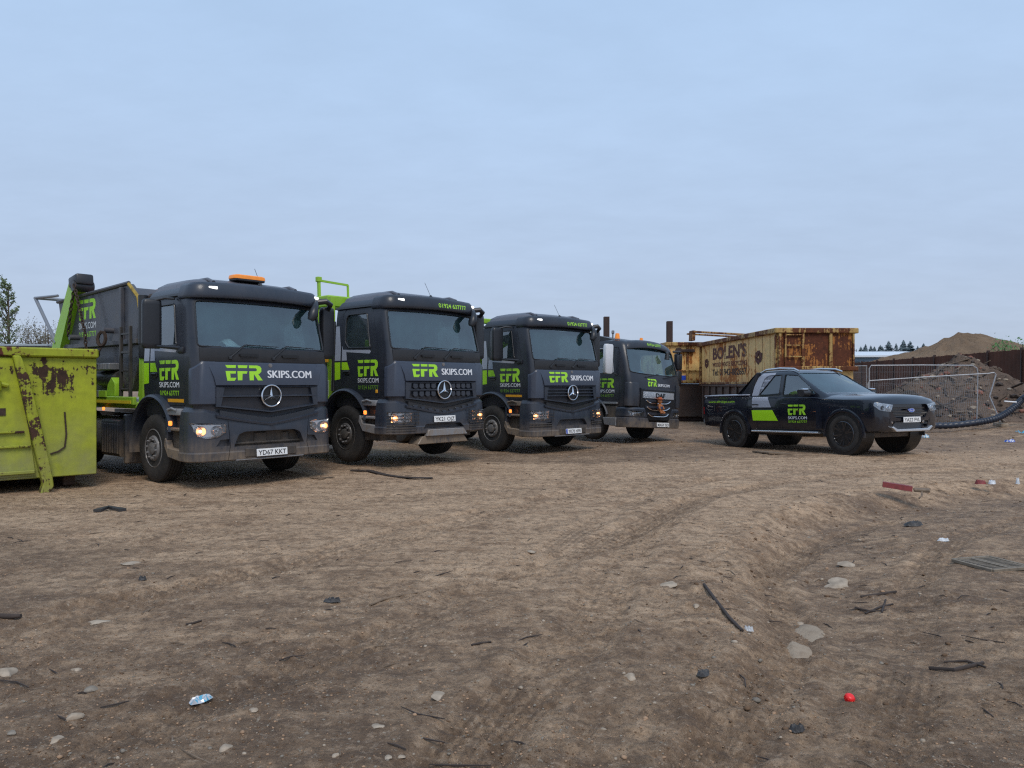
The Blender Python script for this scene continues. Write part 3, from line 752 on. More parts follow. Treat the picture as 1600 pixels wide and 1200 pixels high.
    MB().box((-.13, 0, .68), (.04, 1.3, .28)).box((-.11, -.1, .68), (.05, .22, .2), .02).box((-.11, .33, .69), (.05, .14, .16), .02).tube([(-.09, -.6, .62), (-.09, .6, .62)], .02).build('radiator', 'chassis', root)
    # headlamps
    for sd in (-1, 1):
        P = [(q[0]*-sd, q[1]) for q in hl]
        bxf = lambda y: front_x(y, 1.215, .055, .26, .09)
        h = MB().prism(P, 'x', -.46, -.40)
        # bowl following the corner
        rim_ = roundpoly(P, .02); cy = sum(q[0] for q in P)/len(P); cz = sum(q[1] for q in P)/len(P)
        bowl = MB(); r0 = [(bxf(q[0])-.03, q[0], q[1]) for q in rim_]; r1 = [(bxf(q[0]*.93)-.12, cy+(q[0]-cy)*.86, cz+(q[1]-cz)*.8) for q in rim_]
        bowl.loft([r0, r1], True, False); bowl.face(r1)
        ho = bowl.build('headlight', 'reflector' if v == 1 else 'reflector', root)
        for i, (yy, rr, mt) in enumerate(((cy+(-sd)*-.13*-1, .075, 1), (cy-(-sd)*.13, .07, 0))):
            yo = cy+sd*.12 if i == 0 else cy-sd*.12
            x0 = bxf(yo)-.09
            MB().lathe([(0, -.035), (rr*.45, -.03), (rr*.9, .02), (rr, .03), (rr*1.06, .025), (rr*1.06, -.03)], 'x', n=24).build('reflector_bowl', 'reflector', ho, loc=(x0, yo, cz+.01))
            MB().lathe([(0, .03), (.016, .025), (.024, .005), (.020, -.02), (0, -.025)], 'x', n=12).build('bulb', 'bulbwarm' if i == 0 else 'reflector', ho, loc=(x0+.01, yo, cz+.01))
        if True: MB().lathe([(0, .02), (.024, .012), (.024, -.02)], 'x', n=12).build('indicator_bulb', 'bulbwarm', ho, loc=(bxf(cy+sd*.16)-.07, cy+sd*.16, cz-.075))
        ln = MB(); fr = [(bxf(q[0])-.004, q[0], q[1]) for q in rim_]
        cen = (bxf(cy)-.002, cy, cz); vs = [ln.bm.verts.new(q) for q in fr]; vc = ln.bm.verts.new(cen)
        for i in range(len(vs)): ln.bm.faces.new((vs[i], vs[(i+1) % len(vs)], vc))
        ln.build('lens', 'lens', ho)
        if v in (2, 3):
            g = MB()
            for i in range(4 if v == 2 else 3):
                z = .76+i*.052
                g.tube([(bxf(y)+.022, y, z+(.006*i)) for y in np.linspace(sd*.60, sd*1.19, 9)], .0065, 5)
            for y in (.62, .9, 1.12): g.tube([(bxf(y)+.02, sd*y, .72), (bxf(y)+.02, sd*y, .96)], .006, 5)
            for i in range(3 if v == 2 else 2): g.band([(bxf(y), y) for y in np.linspace(sd*.66, sd*1.18, 7)][::sd*1 if sd > 0 else -1], [(.002, .60+i*.045), (.014, .605+i*.045), (.014, .62+i*.045), (.0, .63+i*.045)])
            g.build('light_guard', 'blackpl', root)
    if v == 2:
        MB().prism([(-.44, .50), (.56, .50), (.46, .62), (-.40, .62)], 'x', -.02, .085, b=.01).build('skid_plate', 'greystep', root)
        MB().prism([(-.62, .36), (.62, .36), (.50, .5), (-.50, .5)], 'x', -.25, .03, b=.01).build('underrun_bar', 'mudstep', root)
    else:
        MB().band([q for q in bp if abs(q[1]) < .62], [(.005, bz-.008), (.012, bz+.002), (.005, bz+.012), (-.02, bz+.012), (-.02, bz-.008)]).build('bumper_lip', 'dullsteel', root)
        MB().box((.055, -.0, bz+.105), (.02, .86, .13), .01).build('plate_holder', 'blackpl', root)
    number_plate(root, plate, (.076 if v != 2 else .062, {1: .0, 2: .0, 3: .0}[v], {1: .475, 2: .80, 3: .475}[v]), blue=blue)
    # visor
    vz0 = 2.785; vp = [q for q in hoop(1.12, -.13, -.62, .24, .10, 5, 8, 18)]
    vis = MB().band(vp, [(-.02, vz0), (.0, vz0+.01), (.015, vz0+.05), (-.03, vz0+.19), (-.07, vz0+.235), (-.17, vz0+.25), (-.18, vz0+.22), (-.05, vz0+.02)],
                    zf=lambda y, z: -.03*(abs(y)/1.1)**2).build('visor', 'charcoal2' if v == 1 else 'charcoal', shell, 40)
    if visor_phone:
        decal('phone_number', [text2d('01924 637777', .082, .74, .008, .02, vz0+.055)], lambda y, z: (.5, y, z), (-1, 0, 0), bvh_of(vis), 'limetext', shell)
    for y in (-.80, 1.02):
        x = front_x(y, 1.12, -.13, .24, .10)-.03
        MB().box((x, y, vz0+.135), (.04, .13, .045), .012, (0, 20, -14 if y < 0 else 30), seg=2).build('marker_lamp', 'markerlit', shell)
    rf = MB()
    rr = [[(x, y, z) for x, y in hoop(h_, X_, b_, .25, .07)] for z, h_, X_, b_ in ((2.90, 1.03, -.42, -1.62), (3.01, .995, -.46, -1.57), (3.075, .90, -.54, -1.47), (3.11, .76, -.66, -1.3), (3.125, .5, -.85, -1.15))]
    rf.loft(rr).build('roof', 'roofskylit', root, 60)
    for y in (-.62, .66): MB().tube([(-.42, y*1.1, 3.03), (-.6, y*1.1, 3.09), (-1.3, y*1.1, 3.095), (-1.5, y*1.1, 3.03)], .03, 10).build('roof_ridge', 'roofskylit', root)
    MB().band([(-1.70, -1.10), (-1.2, -1.105), (-.7, -1.10), (-.45, -1.09)], [(.0, 2.80), (.03, 2.81), (.022, 2.845), (-.01, 2.85)]).build('rain_gutter', 'blackpl', root)
    MB().tube([(-.45, .12, 3.03), (-.48, .13, 3.09)], [.045, .02], 8).tube([(-.48, .13, 3.08), (-.62, .11, 3.34)], .004, 5).build('aerial', 'blackpl', root)
    if beacon:
        MB().box((-.62, -.02, 3.135), (.22, .50, .04), .01).build('beacon_base', 'blackpl', root)
        lb = MB().loft([[(x-.62, y-.02, z) for x, y in rrect(-.11*k_, .11*k_, -.275*k_, .275*k_, .05)] for z, k_ in ((3.15, 1), (3.17, 1.0), (3.20, .97), (3.212, .88))])
        lb.build('light_bar', 'amber', root)
    # steps and wheel arch
    for sd in (-1, 1):
        ms = ('mudstep', 'mudstep', 'mudstep')
        s = MB()
        s.box((-.63, sd*.92, .74), (.44, .36, .62))
        st = s.build('step_recess', 'chassis', root)
        p = MB().prism([(-.42, bz), (-.80, bz+.04), (-.92, bz+.20), (-.90, bz+.32), (-.86, bz+.32), (-.80, bz+.18), (-.42, bz+.16)], 'y', sd*1.10, sd*1.20, b=.012)
        p.build('step', 'mudstep' if v != 2 else 'greystep', root)
        MB().box((-.63, sd*1.14, .84), (.40, .12, .05), .012).build('step', 'mudstep' if v != 2 else 'greystep', root)
        MB().box((-.62, sd*1.155, 1.095), (.42, .10, .10), .02, seg=2).tube([(-.78, sd*1.21, 1.12), (-.62, sd*1.225, 1.15), (-.50, sd*1.21, 1.12)], .018, 6).build('step', 'greystep' if v != 3 else 'mudstep', root)
        if v != 2:
            MB().prism([(-.84, bz+.30), (-.90, bz+.2), (-.90, 1.02), (-.84, 1.02)], 'y', sd*1.08, sd*1.19, b=.008).build('step_side', 'charcoal2', root)
        arc = arcpts(-1.36, .60, .745, 28, 178, 18)
        inn = arcpts(-1.36, .60, .68, 178, 28, 18)
        outl = [(-.70, .78)]+arc+[(-2.105, .45), (-2.04, .45)]+inn+[(-.76, .78)]
        ar = MB(); 
        ra = [[(x, sd*y, z) for y, (x, z) in ((1.20, o_), (1.225, ((o_[0]+i_[0])/2, (o_[1]+i_[1])/2)), (1.19, i_), (.80, i_), (.80, o_), (1.14, (o_[0]*1.0, o_[1]+.012)))] for o_, i_ in zip([(-.70, .80)]+arc+[(-2.105, .42)], [(-.77, .80)]+inn[::-1]+[(-2.05, .42)])]
        ar.loft(ra).build('wheel_arch', 'charcoal2', root, 40)
        MB().box((-.715, sd*1.20, .925), (.06, .045, .07), .015, seg=2).build('side_indicator', 'amberlit', root)
    if v != 2: decal('reflective_strip', [poly2d([(-.93, 1.235), (-.42, 1.235), (-.42, 1.285), (-.93, 1.285)])], lambda x, z: (x, -1.6, z), (0, 1, 0), bvh_of(dr), 'amberstrip', dr)
    else: MB().box((-.45, -1.15, 1.30), (.06, .02, .06), .01).build('side_reflector', 'amberstrip', root)
    # vinyl on the near door
    bs = bvh_of(dr, shell); S = lambda x, z: (x, -1.6, z)
    dx_, dw_ = {1: (-1.18, .64), 2: (-1.0, .60), 3: (-1.10, .64)}[v]
    decal('logo', [logo2d(.30, dw_, dx_, 1.56)], S, (0, 1, 0), bs, 'limetext', dr)
    decal('lettering', [text2d('SKIPS.COM', .085, dw_, 0, dx_, 1.455)], S, (0, 1, 0), bs, 'whitetext', dr, fat=.006)
    decal('phone_number', [text2d('01924 637777', .075, dw_*.97, .002, dx_+.01, 1.335)], S, (0, 1, 0), bs, 'limetext' if v == 1 else 'limefaint', dr)
    decal('silver_flash', [poly2d([(-1.71, 2.50), (-1.60, 2.50), (-1.53, 2.10), (-1.53, 1.86), (-1.71, 1.86)])], S, (0, 1, 0), bs, 'silver', shell)
    decal('silver_flash', [poly2d([(-1.49, 2.14), (-1.46, 2.06), (-.66, 2.035), (-.62, 2.01), (-.66, 1.97), (-1.36, 2.015), (-1.33, 1.86), (-1.49, 1.86)])], S, (0, 1, 0), bs, 'silver', dr)
    decal('lime_flash', [poly2d([(-1.71, 1.50), (-1.535, 1.52), (-1.535, 1.83), (-1.71, 1.83)])], S, (0, 1, 0), bs, 'limeblock', shell)
    decal('lime_flash', [poly2d([(-1.49, 1.69), (-1.25, 1.69), (-1.32, 1.83), (-1.49, 1.83)]), poly2d([(-1.49, 1.66), (-1.44, 1.69), (-1.49, 1.69)])], S, (0, 1, 0), bs, 'limeblock', dr)
    # mirrors
    def mirror(x, y, z0, z1, rz, sx=.13, sy=.27, mt='mirrorpl', arm=True):
        o = MB().loft([[(a, b_, z) for a, b_ in rrect(-sx/2*k_, sx/2*k_, -sy/2*k_, sy/2*k_, .045*k_)] for z, k_ in ((0, .8), (.03, .97), (.08, 1), (z1-z0-.08, 1), (z1-z0-.02, .95), (z1-z0, .75))])
        o = o.build('mirror', mt, root, 60, loc=(x, y, z0), rot=(0, 0, rz))
        MB().prism(rrect(-sy/2+.02, sy/2-.02, .05, z1-z0-.05, .03), 'x', -sx/2-.004, -sx/2+.004).build('mirror_glass', 'chrome', o)
        return o
    if near_mirror:
        mirror(-.97, -1.36, 2.03, 2.76, -12)
        MB().tube([(-.50, -1.14, 2.03), (-.60, -1.20, 2.04), (-.84, -1.33, 2.06)], [.035, .03, .022], 8).box((-.47, -1.15, 2.0), (.16, .06, .10), .02, seg=2).build('mirror_arm', 'mirrorpl', root)
        MB().tube([(-.75, -1.12, 2.77), (-.85, -1.22, 2.78), (-.93, -1.34, 2.74)], .018, 8).build('mirror_arm', 'mirrorpl', root)
    mirror(-.42, 1.34, 1.93, 2.80, 10)
    MB().tube([(-.30, 1.05, 2.86), (-.22, 1.18, 2.88), (-.26, 1.30, 2.84), (-.40, 1.34, 2.74)], [.05, .05, .045, .035], 10).build('mirror_arm', 'mirrorpl', root)
    MB().tube([(-.36, 1.12, 2.00), (-.42, 1.30, 2.0)], .018, 8).build('mirror_arm', 'mirrorpl', root)
    MB().tube([(-.22, .98, 2.84), (-.06, .86, 2.74), (-.03, .80, 2.62), (-.04, .76, 2.54)], [.045, .055, .085, .055], 12).build('kerb_mirror', 'mirrorpl', root, 60)
    # wipers
    for y0, y1 in ((-.42, .18), (.28, .86)):
        MB().tube([(sh.fx(y0-.20, 1.93)+.03, y0-.20, 1.90), (sh.fx(y0, 2.08)+.035, y0+.04, 2.09), (sh.fx(y1, 2.1)+.035, y1, 2.075)], [.014, .011, .006], 6).box((sh.fx(y0-.2, 1.9)+.02, y0-.2, 1.89), (.04, .05, .05), .01).build('wiper', 'blackpl', root)
    for sd in (-1, 1): truck_wheel('wheel', root, -1.36, sd, rim=rim)
    MB().tube([(-1.36, -.9, .5), (-1.36, .9, .5)], .07).box((-.9, 0, .8), (1.2, 1.5, .35)).build('axle', 'chassis', root)
    return sh, shell, dr

def chassis_and_rear(root, L, hw=.42, rear_axles=(-4.9,), rim='darkrim', z=.95):
    m = MB()
    for y in (-hw, hw): m.box((-.6-(L-.6)/2-.3, y, z-.1), (L-.9, .08, .26), .01)
    for x in np.arange(-1.2, -L+.3, -.9): m.box((x, 0, z-.1), (.1, hw*2, .16))
    m.build('chassis', 'chassis', root)
    for x in rear_axles:
        for sd in (-1, 1): truck_wheel('rear_wheel', root, x, sd, w=.56, y=.93, rim=rim, dish=-1)
        MB().tube([(x, -.8, .5), (x, .8, .5)], .09).lathe([(0, -.2), (.2, -.1), (.2, .1), (0, .2)], 'x', (x, 0, .5), 14).build('axle', 'chassis', root)
def skip_loader(root, arm_top, arm_foot, L=6.6, detail=True, checker=False):
    """lime flat deck with two lifting arms, head boxes and hanging chains"""
    chassis_and_rear(root, L)
    dk = MB().box((-(2.0+L)/2, 0, 1.16), (L-2.0, 2.30, .10), .01)
    for sd in (-1, 1): dk.box((-(2.0+L)/2, sd*1.17, 1.235), (L-2.0, .06, .13), .01)
    dk.build('deck', 'limepaint', root)
    for sd in (-1, 1): MB().box((-(2.05+L)/2, sd*1.204, 1.215), (L-2.1, .008, .05)).build('reflective_strip', 'yellowstrip', root)
    for sd in (-1, 1):
        w = .31; a = Vector(arm_foot); b = Vector(arm_top); d = (b-a).normalized(); up = Vector((0, 1, 0)); n = d.cross(up)
        y = sd*1.03; m = MB(); rg = []
        for t, q in ((0, 1.15), (.15, 1.25), (.55, 1.1), (1.0, .85)):
            c = a.lerp(b, t); c.y = y
            rg.append([c+n*(w/2*q)*i+up*.11*j for i, j in ((1, 1), (-1, 1), (-1, -1), (1, -1))])
        m.loft(rg)
        ar = m.build('lifting_arm', 'limepaint', root)
        h = MB().box((b.x+.12, y, b.z+.02), (.42, .30, .20), .04, (0, -8, 0), seg=2).lathe([(0, -.17), (.10, -.17), (.10, .17), (0, .17)], 'y', (b.x+.20, y, b.z-.08), 14).build('arm_head', 'blackpl', ar)
        MB().tube([(a.x+.5, y, 1.45), (a.lerp(b, .45).x+.10, y, a.lerp(b, .45).z)], .075, 10).tube([(a.lerp(b, .3).x+.2, y, a.lerp(b, .3).z), (a.lerp(b, .7).x+.05, y, a.lerp(b, .7).z)], .045, 10).build('hydraulic_ram', 'dullsteel', ar)
    hb = MB()
    for y in (-.98, .98): hb.box((-2.02, y, 1.85), (.16, .18, 1.30), .015).prism([(-1.94, 1.3), (-1.94, 2.2), (-2.28, 1.3)], 'y', y-.03, y+.03)
    hb.box((-2.02, 0, 2.42), (.12, 2.1, .14), .01).box((-2.02, 0, 1.5), (.06, 1.9, .5), .01)
    hb.build('headboard', 'limepaint', root)
def net_gantry(root, x, z, y=.98):
    m = MB()
    m.tube([(x+.12, -y, 1.3), (x, -y, z)], .036, 4).box((x, -y, z), (.09, .1, .10), .01)
    m.tube([(x, -y, z-.02), (x, -.30, z-.05)], .028, 4).tube([(x, -.30, z-.05), (x+.1, -.30, 1.3)], .024, 4).tube([(x+.05, -y, z-.55), (x+.05, y, z-.55)], .03, 4)
    m.build('gantry', 'limepaint', root)

# ------------------------------------------------------------------ lorry 1
def lorry1():
    r = thing('skip_lorry', 'nearest dark grey skip lorry, long amber light bar on its roof, plate YD67 KKT', 'skip lorry', (-3.71, 11.69, .015), -41.1, 'grey and lime skip lorries parked in a row')
    merc(r, 1, 'YD67 KKT', beacon=True, visor_phone=False)
    skip_loader(r, (-4.75, 0, 3.36), (-6.05, 0, 1.5))
    c = MB(); hd = Vector((-4.32, -1.17, 3.30))
    chain_links(c, [(-4.48, -1.20, 3.3), (-4.25, -1.20, 2.9), (-3.97, -1.20, 2.4), (-3.86, -1.2, 1.75)])
    chain_links(c, [(-4.56, -1.16, 3.3), (-4.70, -1.18, 2.85), (-4.86, -1.17, 2.38)])
    chain_links(c, [(-3.86, -1.22, 1.95), (-3.70, -1.24, 1.86), (-3.45, -1.24, 1.93), (-3.28, -1.2, 2.1)], .12, .016)
    c.build('lifting_chain', 'rust', r)
    c = MB(); chain_links(c, [(-3.26, -1.18, 2.42), (-3.27, -1.2, 2.12)], .24, .03); c.build('chain_shackle', 'rust', r)
    c = MB(); chain_links(c, [(-4.30, 1.20, 3.3), (-4.0, 1.2, 2.7), (-3.6, 1.05, 2.3)]); c.build('lifting_chain', 'rust', r)
    ld = MB()
    for x in (-2.60, -2.24): ld.box((x, -1.14, 1.87), (.05, .05, 1.15), .008)
    for z in (1.42, 1.72, 2.02, 2.32): ld.box((-2.42, -1.14, z), (.36, .035, .035), .005)
    ld.build('ladder', 'chassis', r)
    MB().tube([(-3.9, -.95, 1.60), (-3.0, -.95, 1.60)], .13, 14).build('hydraulic_tank', 'chassis', r)
    q = MB().box((-3.45, -1.05, 1.80), (.75, .2, .12), .015)
    for i in range(9): q.box((-3.74+i*.07, -1.16, 1.80), (.03, .03, .1), .006)
    q.build('work_lamp', 'dullsteel', r)
    MB().prism([(-3.3, 1.3), (-2.85, 1.3), (-2.85, 1.52), (-3.0, 1.62), (-3.15, 1.5), (-3.2, 1.35)], 'y', -1.14, -1.0, b=.01).build('hook_bracket', 'limepaint', r)
    MB().box((-3.55, -1.21, 1.34), (.42, .02, .11), .004).build('data_plate', 'dullsteel', r); MB().box((-3.17, -1.21, 1.34), (.30, .02, .11), .004).build('data_plate', 'limepaint', r)
    MB().lathe([(0, -.02), (.028, -.015), (.028, .01)], 'y', (-3.15, -1.2, 1.09), 10).build('side_marker_lamp', 'amberlit', r)
    ft = MB().loft([[(x, y, z) for y, z in rrect(-1.16, -.55, .30, .92, .06)] for x in (-3.35, -2.62)])
    for i in range(7): ft.box((-3.28+i*.10, -1.165, .60), (.035, .03, .50), .01)
    ft.build('fuel_tank', 'charcoal2', r)
    MB().loft([[(x, y, z) for y, z in rrect(-1.10, -.6, .32, .95, .2)] for x in (-4.1, -3.45)]).build('air_tank', 'dullsteel', r)
    MB().box((-2.30, -1.0, .62), (.10, .42, .80), .02).build('mudguard', 'charcoal2', r)
    MB().box((-1.95, -.85, 2.35), (.26, .5, .9), .05, seg=2).tube([(-1.98, -1.05, 2.15), (-1.98, -1.05, 2.92)], .075, 12).build('air_intake', 'blackpl', r)
    MB().box((-1.95, -.75, 2.85), (.3, .4, .22), .04).build('intake_cap', 'rust', r)
    po = MB()
    for sd in (-1, 1): po.tube([(-7.0, sd*1.05, 3.25), (-5.6, sd*1.12, 2.28)], .035, 8).tube([(-7.0, sd*1.05, 3.25), (-5.75, sd*1.05, 3.20)], .028, 8)
    po.tube([(-7.0, -1.05, 3.25), (-7.0, 1.05, 3.25)], .03, 8)
    po.build('sheeting_frame', 'dullsteel', r)
    MB().lathe([(0, .16), (.05, .15), (.07, .08), (.07, 0), (0, 0)], 'z', (-5.2, -.95, 3.22), 14).build('beacon', 'amber', r)
    MB().box((-.62, -.55, 2.06), (.02, .05, .02)).build('spacer', 'inside', r) if False else None
    cl = MB(); rg = []
    for i in range(6):
        t = i/5; rg.append([(-.30-.16*math.cos(a)*(1-.3*t)+random.uniform(-.01, .01), -.48+.30*(t-.5), 2.03+.16*(1-abs(t-.35)*1.25)*max(0, math.sin(a))+random.uniform(0, .02)) for a in [math.pi*j/7 for j in range(8)]])
    cl.loft(rg, False, False).build('cloth_on_dash', 'whitetext', r, 80)
    MB().box((-.30, .22, 2.09), (.05, .2, .13), .02, seg=2).build('dash_screen', 'blackpl', r)
    # the carried skip
    s = thing('carried_skip', 'dark grey skip with lime lettering riding on the deck of the nearest lorry', 'skip', (-3.71, 11.69, .015), -41.1)
    b = MB()
    up = [(-2.62, 3.17), (-2.24, 2.92), (-2.12, 2.55), (-2.2, 2.22), (-5.55, 2.22), (-5.86, 3.08)]
    b.prism(up, 'y', -1.0, 1.0, b=.012)
    o = b.build('skip_body', 'skipgrey', s, 25)
    cutobj(o, [MB().prism([(-2.75, 3.4), (-2.35, 2.9), (-2.3, 2.3), (-5.4, 2.3), (-5.74, 3.4)], 'y', -.93, .93)])
    MB().prism([(-2.22, 2.215), (-2.62, 1.38), (-5.1, 1.38), (-5.5, 2.215)], 'y', -.95, .95, b=.012).build('skip_hopper', 'skipgrey', s)
    t = MB()
    for sd in (-1, 1):
        t.box((-2.85, sd*1.03, 2.68), (.09, .07, .88), .01).box((-5.3, sd*1.03, 2.62), (.09, .07, .8), .01, (0, 16, 0)).box((-3.87, sd*1.03, 2.20), (3.35, .09, .08), .01)
        t.tube([(-2.62, sd*1.01, 3.18), (-5.86, sd*1.01, 3.09)], .035, 8)
        t.lathe([(0, -.09), (.05, -.09), (.05, .09), (0, .09)], 'y', (-3.28, sd*1.08, 2.42), 12).lathe([(0, -.09), (.05, -.09), (.05, .09), (0, .09)], 'y', (-4.8, sd*1.08, 2.36), 12)
    t.build('skip_frame', 'skipgrey', s)
    MB().tube([(-2.60, -1.02, 3.16), (-2.24, -1.02, 2.92), (-2.13, -1.02, 2.56)], .03, 6).build('worn_edge', 'wornedge', s)
    bv = bvh_of(o); S = lambda x, z: (x, -1.9, z)
    decal('logo', [logo2d(.37, .80, -4.82, 2.67)], S, (0, 1, 0), bv, 'limetext', o)
    decal('lettering', [text2d('SKIPS.COM', .12, .80, 0, -4.82, 2.51)], S, (0, 1, 0), bv, 'whitetext', o, fat=.006)
    decal('phone_number', [text2d('01924 637777', .10, .80, .002, -4.81, 2.36)], S, (0, 1, 0), bv, 'limetext', o)
    w = MB()
    g = [[(-2.5-.5*i, y, 3.05+.10*math.sin(i*2.1+y*3)+.10*math.cos(y*5+i)) for y in np.linspace(-.9, .9, 9)] for i in range(7)]
    w.loft(g, False, False); tag(w.build('waste_load', 'pinksheet', None, 60, loc=(-3.71, 11.69, .0), rot=(0, 0, -41.1)), 'faded pink sheet over the waste in the skip on the nearest lorry', 'waste load')
M['skipgrey'] = paint('skip_grey_paint', (.045, .052, .07), .5, .4, 1.2, 2.4, ambient=.16)
M['wornedge'] = plain('worn_yellow_edge', (.30, .20, .03), .7, var=.6)
M['pinksheet'] = plain('faded_pink_sheet', (.36, .22, .22), .9, var=.25)
lorry1()
def lorry2():
    r = thing('skip_lorry', 'second grey skip lorry in the row, toothed grille, plate YK21 OJZ, no near door mirror', 'skip lorry', (-1.265, 13.93, .09), -42.5, 'grey and lime skip lorries parked in a row')
    merc(r, 2, 'YK21 OJZ', near_mirror=False, rim='darkrim')
    skip_loader(r, (-3.6, 0, 2.9), (-5.6, 0, 1.6))
    net_gantry(r, -2.5, 3.47)
    m = MB().box((-2.35, -.6, 3.02), (.55, .9, .22), .02).box((-2.6, .5, 2.7), (.3, .5, .3), .02)
    for y in (-1.02, -.6): m.box((-2.0, y, 2.3), (.10, .10, 1.6), .01)
    m.prism([(-2.2, 2.1), (-2.0, 2.1), (-2.5, 3.0), (-2.7, 3.0)], 'y', -1.08, -.96).box((-2.0, -.8, 2.2), (.12, .6, .1)).build('crane_frame', 'limepaint', r)
    MB().box((-2.2, -.7, 1.9), (.3, .5, 1.3), .03).tube([(-2.12, -1.0, 1.4), (-2.12, -1.0, 2.9)], .04).tube([(-2.2, -.9, 2.4), (-2.5, -.9, 2.7), (-2.3, -1.0, 3.0)], .02).build('hydraulic_hoses', 'chassis', r)
    MB().box((-2.02, -1.12, 2.05), (.10, .02, .42), .005).build('reflective_strip', 'amberstrip', r)
    MB().box((-2.10, -1.08, 1.25), (.14, .05, .5), .01).build('leg_cover', 'silver', r)
    MB().tube([(-1.82, -1.1, 2.6), (-1.78, -1.12, 1.8), (-1.80, -1.12, 1.3)], .045, 8).build('side_pipe', 'blackpl', r)
lorry2()
def lorry3():
    r = thing('skip_lorry', 'third dark grey skip lorry, plate YK70 HFR with a blue band, black door mirror', 'skip lorry', (1.323, 17.057, .0), -46.1, 'grey and lime skip lorries parked in a row')
    merc(r, 3, 'YK70 HFR', blue=True)
    skip_loader(r, (-3.4, 0, 3.1), (-5.6, 0, 1.6))
    m = MB()
    for sd in (-1, 1): m.box((-2.05, sd*1.02, 2.2), (.14, .3, 1.8), .02)
    m.box((-2.05, 0, 3.0), (.14, 2.2, .12), .02).box((-2.05, .95, 2.7), (.10, .45, .5), .04).build('crane_frame', 'limepaint', r)
    ck = MB(); ck2 = MB()
    for sd in (-1, 1):
        for i in range(18):
            for j in range(2): (ck if (i+j) % 2 else ck2).box((-1.97, sd*(1.04+.07*j), 1.65+.07*i), (.012, .07, .07))
    ck.build('checker_band', 'black', r); ck2.build('checker_band', 'yellowstrip', r)
lorry3()

